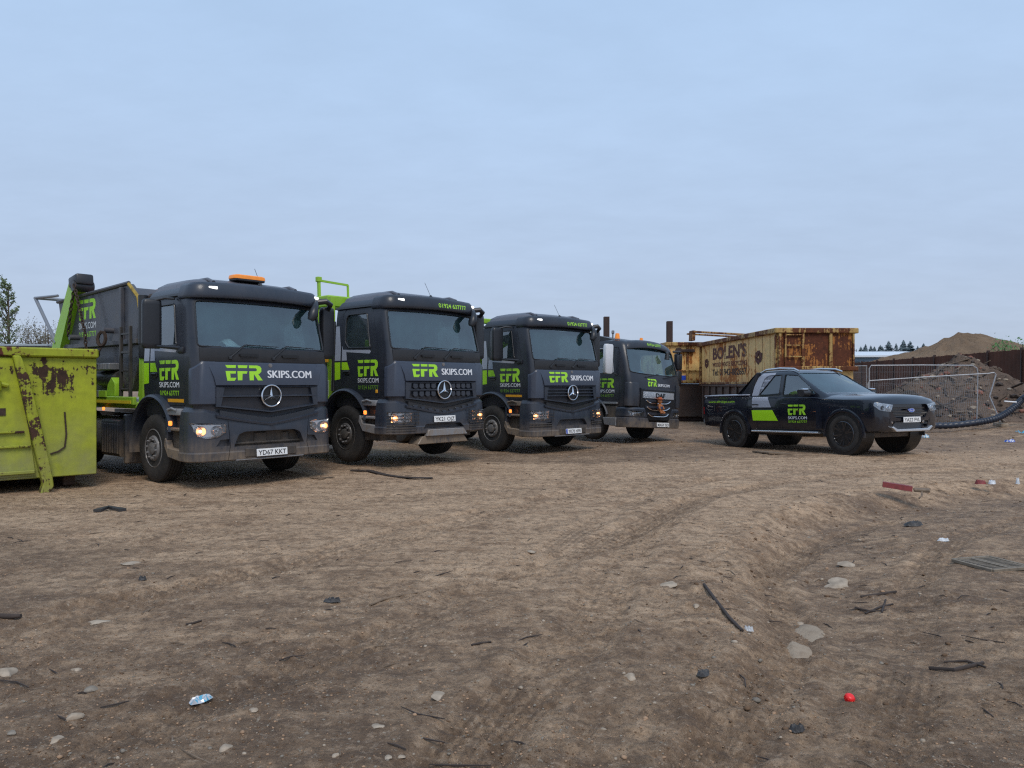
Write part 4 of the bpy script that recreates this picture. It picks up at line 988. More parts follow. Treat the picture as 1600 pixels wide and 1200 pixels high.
# ------------------------------------------------------------------ lorry 4, smaller round-roofed cab
def lorry4():
    r = thing('skip_lorry', 'smallest grey lorry, last in the row, white door mirror and soft toy on its grille', 'skip lorry', (3.80, 20.02, .0), -48, 'grey and lime skip lorries parked in a row', rot=(-3.0, 0))
    sh = Shell([(.90, 1.07, -.02, -1.75), (1.2, 1.10, .0, -1.76), (1.55, 1.11, -.02, -1.76), (1.74, 1.105, -.07, -1.76), (2.1, 1.08, -.18, -1.76), (2.46, 1.05, -.30, -1.74), (2.54, 1.03, -.34, -1.72), (2.60, 1.0, -.42, -1.68), (2.65, .90, -.56, -1.5), (2.67, .6, -.8, -1.3)], .17, .075)
    shell = sh.solid().build('cab', 'charcoal', r)
    cutobj(shell, [sh.solid(.06, .96, 2.5)])
    ws = roundpoly([(-1.01, 1.79), (-.5, 1.755), (.5, 1.755), (1.01, 1.79), (.97, 2.40), (.5, 2.47), (-.5, 2.47), (-.97, 2.40)], .06)
    cutobj(shell, [MB().prism(ws, 'x', -.72, .3)])
    win = roundpoly([(-.62, 1.76), (-.76, 2.40), (-1.42, 2.40), (-1.50, 2.3), (-1.50, 1.98), (-1.15, 1.76)], .05)
    cutobj(shell, [MB().prism(win, 'y', -1.4, 1.4)])
    dout = roundpoly([(-.42, .94), (-.40, 1.5), (-.52, 1.8), (-.70, 2.48), (-1.55, 2.48), (-1.62, 2.4), (-1.62, 1.35), (-1.45, 1.05), (-1.3, .94)], .05); k = Vector((-1., 1.7))
    for sd in (-1, 1):
        d = bpy.data.objects.new('door', shell.data.copy()); COL.objects.link(d); d.parent = r
        lo, hi = (-1.4, -.98) if sd < 0 else (.98, 1.4)
        cutobj(d, [MB().prism(dout, 'y', lo, hi)], 'INTERSECT'); cutobj(shell, [MB().prism([tuple(k+(Vector(p)-k)*1.009) for p in dout], 'y', lo, hi)])
        sh.sideglass('window', (-1.52, -.60, 1.73, 2.43), sd, d)
        MB().tube([(p[0], sd*(sh.at(p[1])[0]+.002), p[1]) for p in win], .012, 6, True).build('window_seal', 'silver', d)
        MB().box((-1.5, sd*1.115, 1.42), (.2, .03, .05), .01).build('handle', 'blackpl', d)
        MB().box((-.95, sd*1.105, .97), (1.0, .05, .06), .01).build('sill_trim', 'dullsteel', r)
        if sd < 0: dr = d
    sh.glass('windscreen', (-1.02, 1.02, 1.74, 2.49), shell, nu=28)
    MB().tube([(sh.fx(y, z)+.003, y, z) for y, z in ws], .014, 6, True).build('windscreen_seal', 'blackpl', shell)
    MB().box((-.52, 0, 1.64), (.44, 2.0, .16), .05, seg=2).build('dashboard', 'inside', r)
    seats(r, -1.2, 1.25, .52)
    MB().box((-1.45, -.3, 1.9), (.05, .35, .5), .02).build('hanging_jacket', 'limepaint', r)
    pm = MB(); 
    for i in range(11): pm.box((-.40+random.uniform(-.05, .05), -.8+i*.16, 1.745+random.uniform(0, .03)), (.22, random.uniform(.12, .26), random.uniform(.02, .08)), .01, (random.uniform(-15, 15), random.uniform(-15, 15), random.uniform(-40, 40)), mi=random.choice([0, 0, 1]))
    pm.build('papers_on_dash', ['whitetext', 'bluepaper'], r)
    # rounded sun peak above the screen
    vp = hoop(1.045, -.235, -.66, .3, .14, 4, 8, 18)
    vis = MB().band(vp, [(-.03, 2.47), (.01, 2.465), (.015, 2.50), (-.03, 2.60), (-.10, 2.66), (-.2, 2.68), (-.2, 2.6), (-.05, 2.49)], zf=lambda y, z: -.10*(abs(y)/1.0)**2.2).build('visor', 'charcoal', shell, 45)
    decal('phone_number', [text2d('01924 637777', .07, .62, .008, -.22, 2.525)], lambda y, z: (.6, y, z), (-1, 0, 0), bvh_of(vis), 'limetext', shell)
    b = bvh_of(shell); F = lambda y, z: (.8, y, z)
    decal('logo', [logo2d(.20, .36, -.42, 1.44)], F, (-1, 0, 0), b, 'limetext', shell)
    decal('lettering', [text2d('SKIPS.COM', .075, .52, 0, -.02, 1.455)], F, (-1, 0, 0), b, 'whitetext', shell, fat=.006)
    S = lambda x, z: (x, -1.6, z); bs = bvh_of(dr, shell)
    decal('logo', [logo2d(.25, .62, -1.20, 1.36)], S, (0, 1, 0), bs, 'limetext', dr)
    decal('lettering', [text2d('SKIPS.COM', .085, .62, 0, -1.20, 1.24)], S, (0, 1, 0), bs, 'whitetext', dr, fat=.006)
    decal('phone_number', [text2d('01924 637777', .07, .60, .004, -1.19, 1.13)], S, (0, 1, 0), bs, 'limefaint', dr)
    decal('lime_flash', [poly2d([(-1.60, 1.42), (-1.44, 1.42), (-1.50, 1.56), (-1.60, 1.56)])], S, (0, 1, 0), bs, 'limeblock', dr)
    for sd in (-1, 1):
        pp = [q for q in sh.path(1.2) if q[1]*sd > .74 and q[0] > -.40]
        MB().band(pp, [(.0, .90), (.02, .92), (.02, 1.48), (.0, 1.52), (-.03, 1.52), (-.03, .90)]).build('corner_panel', 'charcoal', r)
    pa = [(sh.fx(y, 1.15), y) for y in np.linspace(-.72, .72, 21)]
    g = MB().band(pa, [(.0, .55), (.022, .57), (.022, 1.34), (.0, 1.36), (-.04, 1.36), (-.04, .55)]).build('grille', 'black', r)
    MB().band(pa, [(.0, 1.34), (.035, 1.345), (.035, 1.38), (.0, 1.39), (-.04, 1.39), (-.04, 1.34)]).build('grille_frame', 'charcoal2', g)
    MB().band([q for q in pa if abs(q[1]) < .66], [(.02, 1.12), (.045, 1.13), (.045, 1.295), (.02, 1.31), (-.02, 1.31), (-.02, 1.12)]).build('badge_panel', 'alu', g)
    gv = bvh_of(g)
    decal('badge_lettering', [text2d('DAF', .115, .40, .03, -.16, 1.16)], F, (-1, 0, 0), gv, 'black', g, off=.030)
    for i, (zc, w) in enumerate(((1.0, .50), (.83, .47), (.66, .42))):
        MB().tube([(sh.fx(y, 1.1)+.035, y, zc+.075*min(1, (abs(y)/w)**5)) for y in np.linspace(-w, w, 25)], .014, 6).build('chrome_bar', 'chrome', g)
        MB().band([(sh.fx(y, 1.1), y) for y in np.linspace(-w-.06, w+.06, 15)], [(.02, zc+.04), (.035, zc+.05), (.035, zc+.10), (.02, zc+.11), (-.0, zc+.1), (-.0, zc+.04)]).build('grille_bar', 'charcoal2', g)
    bp = hoop(1.12, .07, -.5, .30, .12, 3, 8, 20)
    bu = MB().band(bp, [(-.03, .36), (.0, .375), (.012, .50), (.005, .60), (-.03, .625), (-.01, .65), (-.01, .84), (-.04, .88), (-.12, .89), (-.12, .36)]).build('bumper', 'charcoal2', r, 28)
    cutobj(bu, [MB().prism([(-.45, .52), (.45, .52), (.62, .95), (-.62, .95)], 'x', -.1, .5)]+[MB().prism(roundpoly([(s*1.07, .80), (s*.60, .78), (s*.62, .66), (s*1.03, .665)], .02), 'x', -.5, .5) for s in (-1, 1)], ang=28)
    for s in (-1, 1):
        P = roundpoly([(s*1.07, .80), (s*.60, .78), (s*.62, .66), (s*1.03, .665)], .02); bx = lambda y: front_x(y, 1.12, .07, .30, .12)
        cy, cz = s*.83, .73; q = MB(); r0 = [(bx(a)-.03, a, z) for a, z in P]; r1 = [(bx(a*.93)-.12, cy+(a-cy)*.86, cz+(z-cz)*.8) for a, z in P]
        q.loft([r0, r1], True, False); q.face(r1); ho = q.build('headlight', 'reflector', r)
        for dy in (-.11, .11): MB().lathe([(0, -.03), (.05, .01), (.055, .03), (.055, -.03)], 'x', n=20).lathe([(0, .02), (.018, 0), (0, -.02)], 'x', n=8).build('reflector_bowl', 'reflector', ho, loc=(bx(cy+dy)-.08, cy+dy, cz))
        ln = MB(); ring = [ln.bm.verts.new((bx(a)-.012, a, z)) for a, z in P]; vc = ln.bm.verts.new((bx(cy)-.008, cy, cz))
        for i in range(len(ring)): ln.bm.faces.new((ring[i], ring[(i+1) % len(ring)], vc))
        ln.build('lens', 'lens', ho)
    number_plate(r, 'MX69 TJO', (.088, .12, .45))
    # soft toy strapped to the grille
    # steps, arch, wheels
    for sd in (-1, 1):
        MB().box((-.68, sd*.9, .66), (.40, .40, .5), .02).build('step_recess', 'chassis', r)
        MB().prism([(-.46, .38), (-.86, .40), (-.92, .60), (-.46, .60)], 'y', sd*1.0, sd*1.14, b=.015).build('step', 'dullsteel', r)
        ra = [[(x, sd*y, z) for y, (x, z) in ((1.12, o_), (1.15, ((o_[0]+i_[0])/2, (o_[1]+i_[1])/2)), (1.11, i_), (.75, i_), (.75, o_))] for o_, i_ in zip(arcpts(-1.35, .52, .62, 15, 180, 16), arcpts(-1.35, .52, .56, 15, 180, 16))]
        MB().loft(ra).build('wheel_arch', 'charcoal2', r, 40)
        truck_wheel('wheel', r, -1.35, sd, r=.45, w=.26, y=.97, rim='darkrim')
    MB().tube([(-1.35, -.9, .45), (-1.35, .9, .45)], .06).box((-.9, 0, .7), (1.2, 1.4, .3)).build('axle', 'chassis', r)
    chassis_and_rear(r, 6.0, rear_axles=(-4.6,))
    MB().box((-3.9, 0, 1.15), (4.0, 2.2, .1), .01).box((-1.95, 0, 1.7), (.1, 2.0, 1.0), .01).build('deck', 'limepaint', r)
    # mirrors
    o = MB().loft([[(a, b_, z) for a, b_ in rrect(-.07*k_, .07*k_, -.13*k_, .13*k_, .04*k_)] for z, k_ in ((0, .8), (.03, 1), (.72, 1), (.76, .8))]).build('mirror', 'mirrorwhite', r, 60, loc=(-.62, -1.34, 1.72), rot=(0, 0, -8))
    MB().tube([(-.55, -1.08, 2.42), (-.6, -1.3, 2.42), (-.62, -1.34, 2.2)], .018, 6).build('mirror_arm', 'mirrorpl', r)
    MB().tube([(-.5, -1.1, 1.7), (-.62, -1.34, 1.8)], .018, 6).build('mirror_arm', 'mirrorpl', r)
    o = MB().loft([[(a, b_, z) for a, b_ in rrect(-.07*k_, .07*k_, -.14*k_, .14*k_, .04*k_)] for z, k_ in ((0, .8), (.03, 1), (.40, 1), (.44, .8))]).build('mirror', 'mirrorpl', r, 60, loc=(-.32, 1.26, 1.98), rot=(0, 0, 10))
    o = MB().loft([[(a, b_, z) for a, b_ in rrect(-.07*k_, .07*k_, -.13*k_, .13*k_, .04*k_)] for z, k_ in ((0, .8), (.03, 1), (.32, 1), (.36, .8))]).build('mirror', 'mirrorpl', r, 60, loc=(-.30, 1.24, 1.58), rot=(0, 0, 10))
    MB().tube([(-.30, .98, 2.46), (-.20, 1.15, 2.47), (-.3, 1.26, 2.38)], .03, 8).build('mirror_arm', 'mirrorpl', r)
    MB().tube([(-.31, 1.25, 2.0), (-.31, 1.25, 1.7)], .02, 6).build('mirror_arm', 'mirrorpl', r)
    MB().tube([(-.14, .50, 2.42), (-.10, .46, 2.36), (-.10, .45, 2.2)], [.02, .05, .07], 10).build('kerb_mirror', 'blackpl', r)
    for y, sz in ((-.85, 1), (.15, .8)):
        MB().lathe([(0, .15*sz), (.05*sz, .14*sz), (.065*sz, .05*sz), (.07*sz, 0), (0, 0)], 'z', (-.75, y, 2.67), 16).build('beacon', 'amber', r)
    MB().tube([(-.95, -.80, 2.66), (-.95, -.8, 2.86)], .02).box((-.95, -.8, 2.86), (.06, .09, .1), .02).build('roof_lamp', 'dullsteel', r)
    MB().loft([[(-2.05, -1.0, 2.62), (-2.05, -1.0, 2.82), (-2.05, 1.0, 2.82), (-2.05, 1.0, 2.62)], [(-1.5, -.98, 2.64), (-1.5, -.98, 2.80), (-1.5, .98, 2.80), (-1.5, .98, 2.64)], [(-.95, -.85, 2.64), (-.95, -.85, 2.68), (-.95, .6, 2.68), (-.95, .6, 2.64)]]).build('air_deflector', 'blackpl', r)
    for y0, y1 in ((-.5, .12), (.25, .85)): MB().tube([(sh.fx(y0, 1.7)+.03, y0, 1.68), (sh.fx(y1, 1.8)+.035, y1, 1.80)], [.012, .006], 6).build('wiper', 'blackpl', r)
    # the toy
    t = thing('soft_toy', 'small brown soft toy tied to the front grille of the farthest lorry', 'soft toy', (3.80, 20.02, .0), -48, rot=(-3.0, 0))
    t.scale = (1, .66, .86); t.location.z += .13
    x = .10; y = -.08
    b = MB().loft([[(x+rx*math.cos(a), y+ry*math.sin(a), z) for a in [2*math.pi*i/14 for i in range(14)]] for z, rx, ry in ((.80, .02, .03), (.83, .06, .09), (.90, .075, .10), (.97, .06, .08), (1.02, .035, .04), (1.05, .06, .075), (1.10, .075, .09), (1.15, .055, .07), (1.18, .01, .02))])
    for s in (-1, 1): b.tube([(x+.02, y+s*.07, .98), (x+.05, y+s*.13, .90), (x+.07, y+s*.12, .85)], [.03, .028, .03], 8).tube([(x+.02, y+s*.05, .83), (x+.09, y+s*.08, .76), (x+.11, y+s*.085, .72)], [.035, .035, .045], 8).lathe([(0, -.02), (.028, -.01), (.028, .01), (0, .02)], 'x', (x, y+s*.065, 1.17), 10)
    b.build('toy_body', 'toybrown', t, 70)
    MB().lathe([(.12, 0), (.08, .012), (.06, .02), (.055, .06), (0, .07)], 'z', (x, y, 1.15), 16).build('toy_hat', 'toyhat', t)
    MB().loft([[(x+.082*math.cos(a), y+.108*math.sin(a), z) for a in [2*math.pi*i/14 for i in range(14)]] for z in (.86, .93)], True, False).build('toy_waistcoat', 'toycoat', t)
M['bluepaper'] = plain('blue_paper', (.12, .3, .5), .6)
M['toycoat'] = plain('dark_blue_felt', (.03, .045, .10), .9); M['toybrown'] = plain('brown_plush', (.34, .13, .05), .95, var=.3); M['toyhat'] = plain('orange_felt', (.42, .09, .03), .9)
lorry4()

# ------------------------------------------------------------------ pickup
def pickup():
    r = thing('pickup_truck', 'glossy navy-black double cab pickup with lime and silver door graphics parked by the rusty bins', 'pickup truck', (8.13, 15.47, .115), -63.7, rot=(0, -1.96))
    # lower body, lofted along its length: half sections (y,z)
    def sec(x, hw, zb, zs, zt, br=.0):
        h = [(0, zb), (hw*.80, zb), (hw*.965, zb+.04), (hw*.99, zb+.16), (hw, zb+(zs-zb)*.55), (hw*.99, zs-.09), (hw*.975, zs-.025), (hw*.935, zs), (hw*.72, zs+(zt-zs)*.6), (hw*.35, zt-.003), (0, zt)]
        pts = [(x-br*(y/hw)**2 if hw > 0 else x, y, z) for y, z in h]
        return pts+[(a, -y, z) for a, y, z in pts[-2:0:-1]]
    st = [(.0, .80, .52, .88, .88, .065), (-.02, .86, .47, .97, .99, .07), (-.05, .89, .44, 1.045, 1.085, .08), (-.11, .905, .43, 1.095, 1.15, .08), (-.22, .915, .42, 1.12, 1.19, .08), (-.50, .92, .42, 1.13, 1.215, .05), (-.9, .93, .42, 1.135, 1.23, 0), (-1.25, .93, .40, 1.15, 1.25, 0), (-1.7, .928, .40, 1.185, 1.24, 0), (-2.6, .928, .40, 1.20, 1.24, 0), (-3.5, .928, .40, 1.225, 1.24, 0), (-3.62, .928, .42, 1.24, 1.245, 0), (-4.4, .926, .44, 1.25, 1.25, 0), (-5.0, .918, .46, 1.25, 1.25, 0), (-5.22, .905, .48, 1.245, 1.245, 0), (-5.27, .89, .50, 1.22, 1.22, 0)]
    body = MB().loft([sec(*q) for q in st]).build('body', 'navy', r, 34)
    cutobj(body, [MB().lathe([(0, .68), (.455, .68), (.455, 1.2), (0, 1.2)], 'y', (x, 0, .40), 40) for x in (-.91, -4.13)]+[MB().lathe([(0, -1.2), (.455, -1.2), (.455, -.68), (0, -.68)], 'y', (x, 0, .40), 40) for x in (-.91, -4.13)])
    b_plain = bvh_of(body)
    cutobj(body, [MB().prism(roundpoly([(-.52, 1.00), (-.56, .86), (-.44, .72), (.44, .72), (.56, .86), (.52, 1.00)], .04), 'x', -.10, .3), MB().prism(roundpoly([(-.50, .50), (.50, .50), (.58, .66), (-.58, .66)], .03), 'x', -.12, .3)])
    # door shutlines
    def groove(pts, w=.007):
        m = []
        for a, b in zip(pts, pts[1:]):
            a = Vector(a); b = Vector(b); d = (b-a).normalized()*.002; n = Vector((-d.y, d.x)).normalized()*w/2
            m.append(MB().prism([a-d-n, b+d-n, b+d+n, a-d+n], 'y', -1.1, -.905))
        return m
    cutobj(body, groove([(-1.52, 1.15), (-1.46, .95), (-1.46, .50)])+groove([(-2.63, 1.15), (-2.66, .50)])+groove([(-3.52, 1.17), (-3.50, .85), (-3.40, .7), (-3.36, .50)])+groove([(-1.46, .50), (-3.36, .50)])+groove([(-3.66, 1.17), (-3.66, .46)]))
    gh = Shell([(1.13, .885, -1.17, -3.58), (1.22, .875, -1.28, -3.57), (1.42, .835, -1.62, -3.53), (1.60, .79, -1.94, -3.48), (1.72, .755, -2.14, -3.43), (1.78, .715, -2.26, -3.38), (1.82, .64, -2.42, -3.28), (1.84, .50, -2.6, -3.15)], .13, .16)
    cabn = gh.solid().build('cabin', 'navy', r, 50)
    c_plain = bvh_of(cabn)
    cutobj(cabn, [gh.solid(.05, 1.14, 1.78)])
    cutobj(cabn, [MB().prism(roundpoly([(-.80, 1.27), (.80, 1.27), (.69, 1.73), (-.69, 1.73)], .05), 'x', -2.5, -.9)])
    w1 = roundpoly([(-1.63, 1.245), (-1.84, 1.42), (-2.22, 1.675), (-2.60, 1.71), (-2.60, 1.245)], .03)
    w2 = roundpoly([(-2.70, 1.245), (-2.70, 1.71), (-3.10, 1.70), (-3.22, 1.62), (-3.32, 1.26)], .04)
    cutobj(cabn, [MB().prism(w1, 'y', -1.2, 1.2), MB().prism(w2, 'y', -1.2, 1.2), MB().prism(roundpoly([(-.62, 1.25), (.62, 1.25), (.58, 1.64), (-.58, 1.64)], .04), 'x', -4, -3.2)])
    gh.glass('windscreen', (-.86, .86, 1.24, 1.75), cabn)
    for sd in (-1, 1):
        for nm, w, mt in (('front_window', w1, 'sideglass'), ('rear_window', w2, 'privacy')):
            MB().face([(x, sd*(gh.at(z)[0]-.014), z) for x, z in w]).build(nm, mt, cabn, smooth=False)
        for w in (w1, w2): MB().tube([(p[0], sd*(gh.at(p[1])[0]+.002), p[1]) for p in w], .010, 5, True).build('window_seal', 'black', cabn)
    MB().prism([(-.62, 1.22), (.62, 1.22), (.58, 1.66), (-.58, 1.66)], 'x', -3.46, -3.45).build('back_window', 'privacy', cabn)
    MB().box((-2.0, 0, 1.13), (.6, 1.5, .1), .03).tube([(-2.1+.05*math.sin(a), -.38+.17*math.cos(a), 1.22+.17*math.sin(a)) for a in [2*math.pi*i/18 for i in range(18)]], .012, 6, True).build('dashboard', 'inside', r)
    s = MB()
    for x, z in ((-2.55, 1.0), (-3.25, 1.0)):
        for y in (-.38, .38): s.box((x, y, z+.28), (.13, .48, .6), .05, (0, -12, 0), seg=2).box((x-.10, y, z+.64), (.09, .26, .15), .03, seg=2)
    s.build('seat', 'inside', r)
    # flares
    for x in (-.91, -4.13):
        for sd in (-1, 1):
            A = arcpts(x, .40, .455, -8, 188, 26); B = arcpts(x, .40, .525, -8, 188, 26)
            ra = [[(a[0], sd*.88, a[1]), (a[0], sd*.938, a[1]), (((a[0]*2+b[0])/3), sd*.945, (a[1]*2+b[1])/3), (b[0], sd*.930, b[1]), (b[0], sd*.90, b[1])] for a, b in zip(A, B)]
            MB().loft(ra).build('wheel_flare', 'navy', r, 50)
            MB().lathe([(.454, sd*.92), (.454, sd*.55), (.2, sd*.55)], 'y', (x, 0, .40), 30).build('wheel_liner', 'black', r)
    # roof rails, sports bar, tonneau
    for sd in (-1, 1):
        MB().tube([(-2.26, sd*.69, 1.775), (-2.42, sd*.67, 1.835), (-2.85, sd*.66, 1.865), (-3.28, sd*.67, 1.85), (-3.46, sd*.69, 1.775)], [.02, .024, .026, .024, .02], 8).build('roof_rail', 'alu', r, 60)
        pr = [(-3.42, 1.80), (-3.60, 1.69), (-3.85, 1.40), (-3.98, 1.30), (-4.16, 1.265), (-4.16, 1.23), (-3.62, 1.23), (-3.50, 1.5)]
        MB().prism(roundpoly(pr, .03), 'y', sd*.68, sd*.83, b=.02).build('sports_bar', 'charcoal', r)
    MB().box((-4.42, 0, 1.278), (1.60, 1.50, .03), .01).build('bed_cover', 'alu', r)
    for sd in (-1, 1): MB().box((-4.45, sd*.845, 1.268), (1.58, .12, .03), .012, seg=2).build('bed_rail', 'silver', r)
    # nose
    MB().box((-.12, 0, .855), (.03, 1.08, .26), .005).build('grille_backing', 'black', r)
    g = MB()
    for z in (.79, .855, .92): g.band([(-.055-.10*(y/.7)**2, y) for y in np.linspace(-.50, .50, 11)], [(.0, z-.022), (.02, z-.015), (.02, z+.012), (0, z+.02), (-.03, z+.02), (-.03, z-.022)])
    gg = g.build('grille', 'blackpl', r)
    fr = roundpoly([(-.54, 1.01), (-.585, .86), (-.455, .705), (.455, .705), (.585, .86), (.54, 1.01)], .04)
    MB().tube([(-.03-.10*(y/.8)**2-(.04 if z > .98 else 0), y, z) for y, z in fr], .017, 6, True).build('grille_frame', 'navy', gg)
    m = MB().lathe([(0, .012), (.085, .009), (.088, -.01)], 'x', n=28); bmesh.ops.scale(m.bm, vec=(1, 1, .42), verts=m.bm.verts); e_ = m.build('emblem', 'plateblue', gg, loc=(-.02, 0, .875))
    m = MB().tube([(.010, .088*math.cos(a), .037*math.sin(a)) for a in [2*math.pi*i/28 for i in range(28)]], .0045, 5, True); m.build('emblem_ring', 'chrome', e_)
    v, f = text2d('Ford', .038, .115, .005, -.057, -.018); q = MB(); vs = [q.bm.verts.new((.0145, a, c_)) for a, c_ in v]
    for k in f: q.bm.faces.new([vs[i] for i in k])
    q.build('emblem_lettering', 'whitetext', e_, smooth=False)
    bb = bvh_of(body)
    for sd in (-1, 1):
        P = roundpoly([(sd*.50, .99), (sd*.70, 1.01), (sd*.915, 1.045), (sd*.935, .98), (sd*.86, .89), (sd*.72, .86), (sd*.575, .85)], .015)
        def proj(y, z, off):
            hit = bb.ray_cast(Vector((.6, y, z)), Vector((-1, -sd*.35, 0)).normalized()); p = hit[0] if hit[0] else Vector((-.2, y, z)); return p+Vector((1, sd*.5, 0)).normalized()*off
        cy, cz = sd*.73, .94
        HD = Vector((-1, -sd*.35, 0)).normalized(); hb_ = b_plain
        HO = lambda y, z: (Vector((-.1, y, z))-HD*.7)
        ho = decal('headlight', [poly2d(P)], HO, HD, hb_, 'headsilver', r, .007, .05)
        for dy in (-.09, .05): 
            p = (hb_.ray_cast(HO(cy+sd*dy, cz-.01), HD)[0] or Vector((-.2, cy, cz)))-HD*.012; MB().lathe([(.045, -.01), (.05, .0), (.035, .008), (.032, .0), (0, -.004)], 'x', tuple(p), 16).build('lamp_ring', 'chrome' if dy < 0 else 'black', ho)
        decal('lens', [poly2d(P)], HO, HD, hb_, 'lens', ho, .022, .05)
        F2 = roundpoly([(sd*.62, .70), (sd*.84, .72), (sd*.84, .60), (sd*.66, .58)], .02)
        fg = MB(); ring = [fg.bm.verts.new(proj(y, z, .004)) for y, z in F2]; vc = fg.bm.verts.new(proj(sd*.74, .65, .002))
        for i in range(len(ring)): fg.bm.faces.new((ring[i], ring[(i+1) % len(ring)], vc))
        fo = fg.build('fog_lamp_housing', 'black', r)
        p = proj(sd*.73, .645, .01); MB().lathe([(.04, -.01), (.04, .01), (.033, .012), (0, .004)], 'x', tuple(p), 14).build('fog_lamp', 'reflector', fo)
        MB().prism([(sd*.84, .98), (sd*.895, .99), (sd*.895, .80), (sd*.86, .80)], 'x', -5.285, -5.10, b=.01).build('tail_lamp', 'redlens', r)
        mr = MB().loft([[(x, sd*y, z) for x, z in roundpoly([(-1.74, 1.19), (-1.90, 1.20), (-1.92, 1.34), (-1.78, 1.36), (-1.70, 1.28)], .04)] for y in (.93, 1.08, 1.14)]).build('door_mirror', 'blackpl', r, 60)
        MB().box((-1.80, sd*1.06, 1.345), (.14, .16, .045), .02, (0, -6, 0), seg=2).build('mirror_cap', 'chrome', mr)
        for xx in (-2.52, -3.40): MB().tube([(xx+.10, sd*.925, 1.03), (xx+.05, sd*.965, 1.035), (xx-.05, sd*.965, 1.035), (xx-.10, sd*.925, 1.03)], .013, 6).build('door_handle', 'black', r)
        sp = MB().loft([[(x, sd*y, z) for y, z in rrect(.80, .98, .385, .43, .018)] for x in (-1.52, -3.50)]); sp.build('side_step', 'alu', r)
        MB().box((-2.5, sd*.90, .432), (1.9, .13, .012)).build('step_tread', 'blackpl', r)
        MB().box((-.91-.0, sd*.60, .40), (.3, .1, .2)).build('suspension_arm', 'chassis', r)
    MB().prism([(-.62, .535), (-.50, .45), (.50, .45), (.62, .535), (.58, .56), (.46, .50), (-.46, .50), (-.58, .56)], 'x', -.09, .015, b=.008).build('skid_plate', 'alu', r)
    number_plate(r, 'YA22 FVL', (-.005, 0, .685), tilt=0)
    MB().box((-2.6, 0, .40), (4.2, 1.2, .16)).build('chassis', 'chassis', r)
    # door graphics
    S = lambda x, z: (x, -1.9, z); bs = bvh_of(body, cabn); D = (0, 1, 0)
    decal('silver_flash', [poly2d([(-3.51, 1.215), (-3.51, .965), (-2.90, .965), (-3.02, 1.205)])], S, D, b_plain, 'silver', r, .006, .04)
    decal('silver_flash', [poly2d([(-3.555, 1.245), (-3.345, 1.245), (-3.245, 1.63), (-3.11, 1.722), (-2.9, 1.732), (-2.9, 1.768), (-3.30, 1.768), (-3.42, 1.68), (-3.50, 1.50)])], S, D, c_plain, 'silver', r, .007, .04)
    decal('lime_flash', [poly2d([(-3.52, .90), (-3.49, .655), (-2.70, .655), (-2.86, .90)])], S, D, b_plain, 'limeblock', r, .006, .04)
    bb2 = b_plain
    decal('logo', [logo2d(.235, .52, -2.40, .785)], S, D, bb2, 'limetext', r, .004)
    decal('lettering', [text2d('SKIPS.COM', .066, .54, 0, -2.40, .695)], S, D, bb2, 'whitetext', r, .004, fat=.006)
    decal('phone_number', [text2d('01924 637777', .055, .53, .002, -2.39, .615)], S, D, bb2, 'limetext', r, .004)
    decal('web_address', [text2d('www.efrskips.com', .06, .95, .006, -5.06, 1.09)], S, D, bb2, 'limetext', r, .004)
    # wheels
    t = MB(); h = .13; R_ = .40
    t.lathe([(.262, -h*.9), (.28, -h), (.33, -h*1.06), (.375, -h*.98), (.392, -h*.8), (.40, -h*.5), (.392, -h*.45), (.392, -h*.38), (.40, -h*.33), (.40, h*.33), (.392, h*.38), (.392, h*.45), (.40, h*.5), (.392, h*.8), (.375, h), (.275, h), (.255, h*.9)], n=48)
    tm = t.data('tyre', 'rubber')
    q = MB().lathe([(.258, h*.9), (.25, -h*.5), (.262, -h*.95), (.25, -h*1.0), (.238, -h*.85), (.235, h*.2), (.10, h*.3), (0, h*.3)], n=40).lathe([(.055, -h*.2), (.05, -h*.75), (0, -h*.8)], n=20, c=(0, 0, 0))
    for i in range(6):
        a = 2*math.pi*i/6
        for k in (-.19, .19):
            p0 = Vector((.05*math.cos(a), -h*.80, .05*math.sin(a))); p1 = Vector((.15*math.cos(a+k*.6), -h*.86, .15*math.sin(a+k*.6))); p2 = Vector((.25*math.cos(a+k), -h*.95, .25*math.sin(a+k)))
            q.tube([p0, p1, p2], [.028, .019, .021], 4)
    wm = q.data('rim', 'blackrim')
    for x in (-.91, -4.13):
        for sd in (-1, 1):
            hb = MB().lathe([(0, -.03), (.14, -.03), (.14, .02), (0, .02)], n=20).build('wheel', 'chassis', r)
            hb.location = (x, sd*.80, .40); hb.rotation_euler = (0, R(random.uniform(0, 360)), 0 if sd < 0 else math.pi)
            for nm, me in (('tyre', tm), ('rim', wm)):
                c = bpy.data.objects.new(nm, me); COL.objects.link(c); c.parent = hb
pickup()

# ------------------------------------------------------------------ more materials
M['green_skip'] = peeling('yellow_green_skip_paint', (.42, .47, .018), (.055, .026, .016), .42, 1.15, dirt=(.20, .19, .13), dirtz=(.15, 1.25), streak=.8, band=(1.50, 1.75, .058))
M['green_skip_rib'] = peeling('yellow_green_rib_paint', (.38, .43, .02), (.07, .03, .018), .50, 2.6, dirt=(.20, .17, .11), dirtz=(.1, .9), shift=(3, 1, 0))
M['green_skip_rim'] = peeling('yellow_green_rim_paint', (.36, .41, .015), (.11, .028, .016), .66, 1.6, shift=(1.2, 4, 0), dirtz=(-2, -1))
M['cream'] = peeling('cream_bin_paint', (.84, .56, .21), (.46, .16, .03), .28, .8, dirt=(.38, .18, .05), dirtz=(1.5, 1.9), streak=1.5)
M['creamrib'] = peeling('cream_rib_paint', (.50, .33, .10), (.15, .045, .014), .45, 1.6, dirt=(.25, .12, .04), dirtz=(1.3, 1.6), shift=(2, 7, 1), streak=1.8)
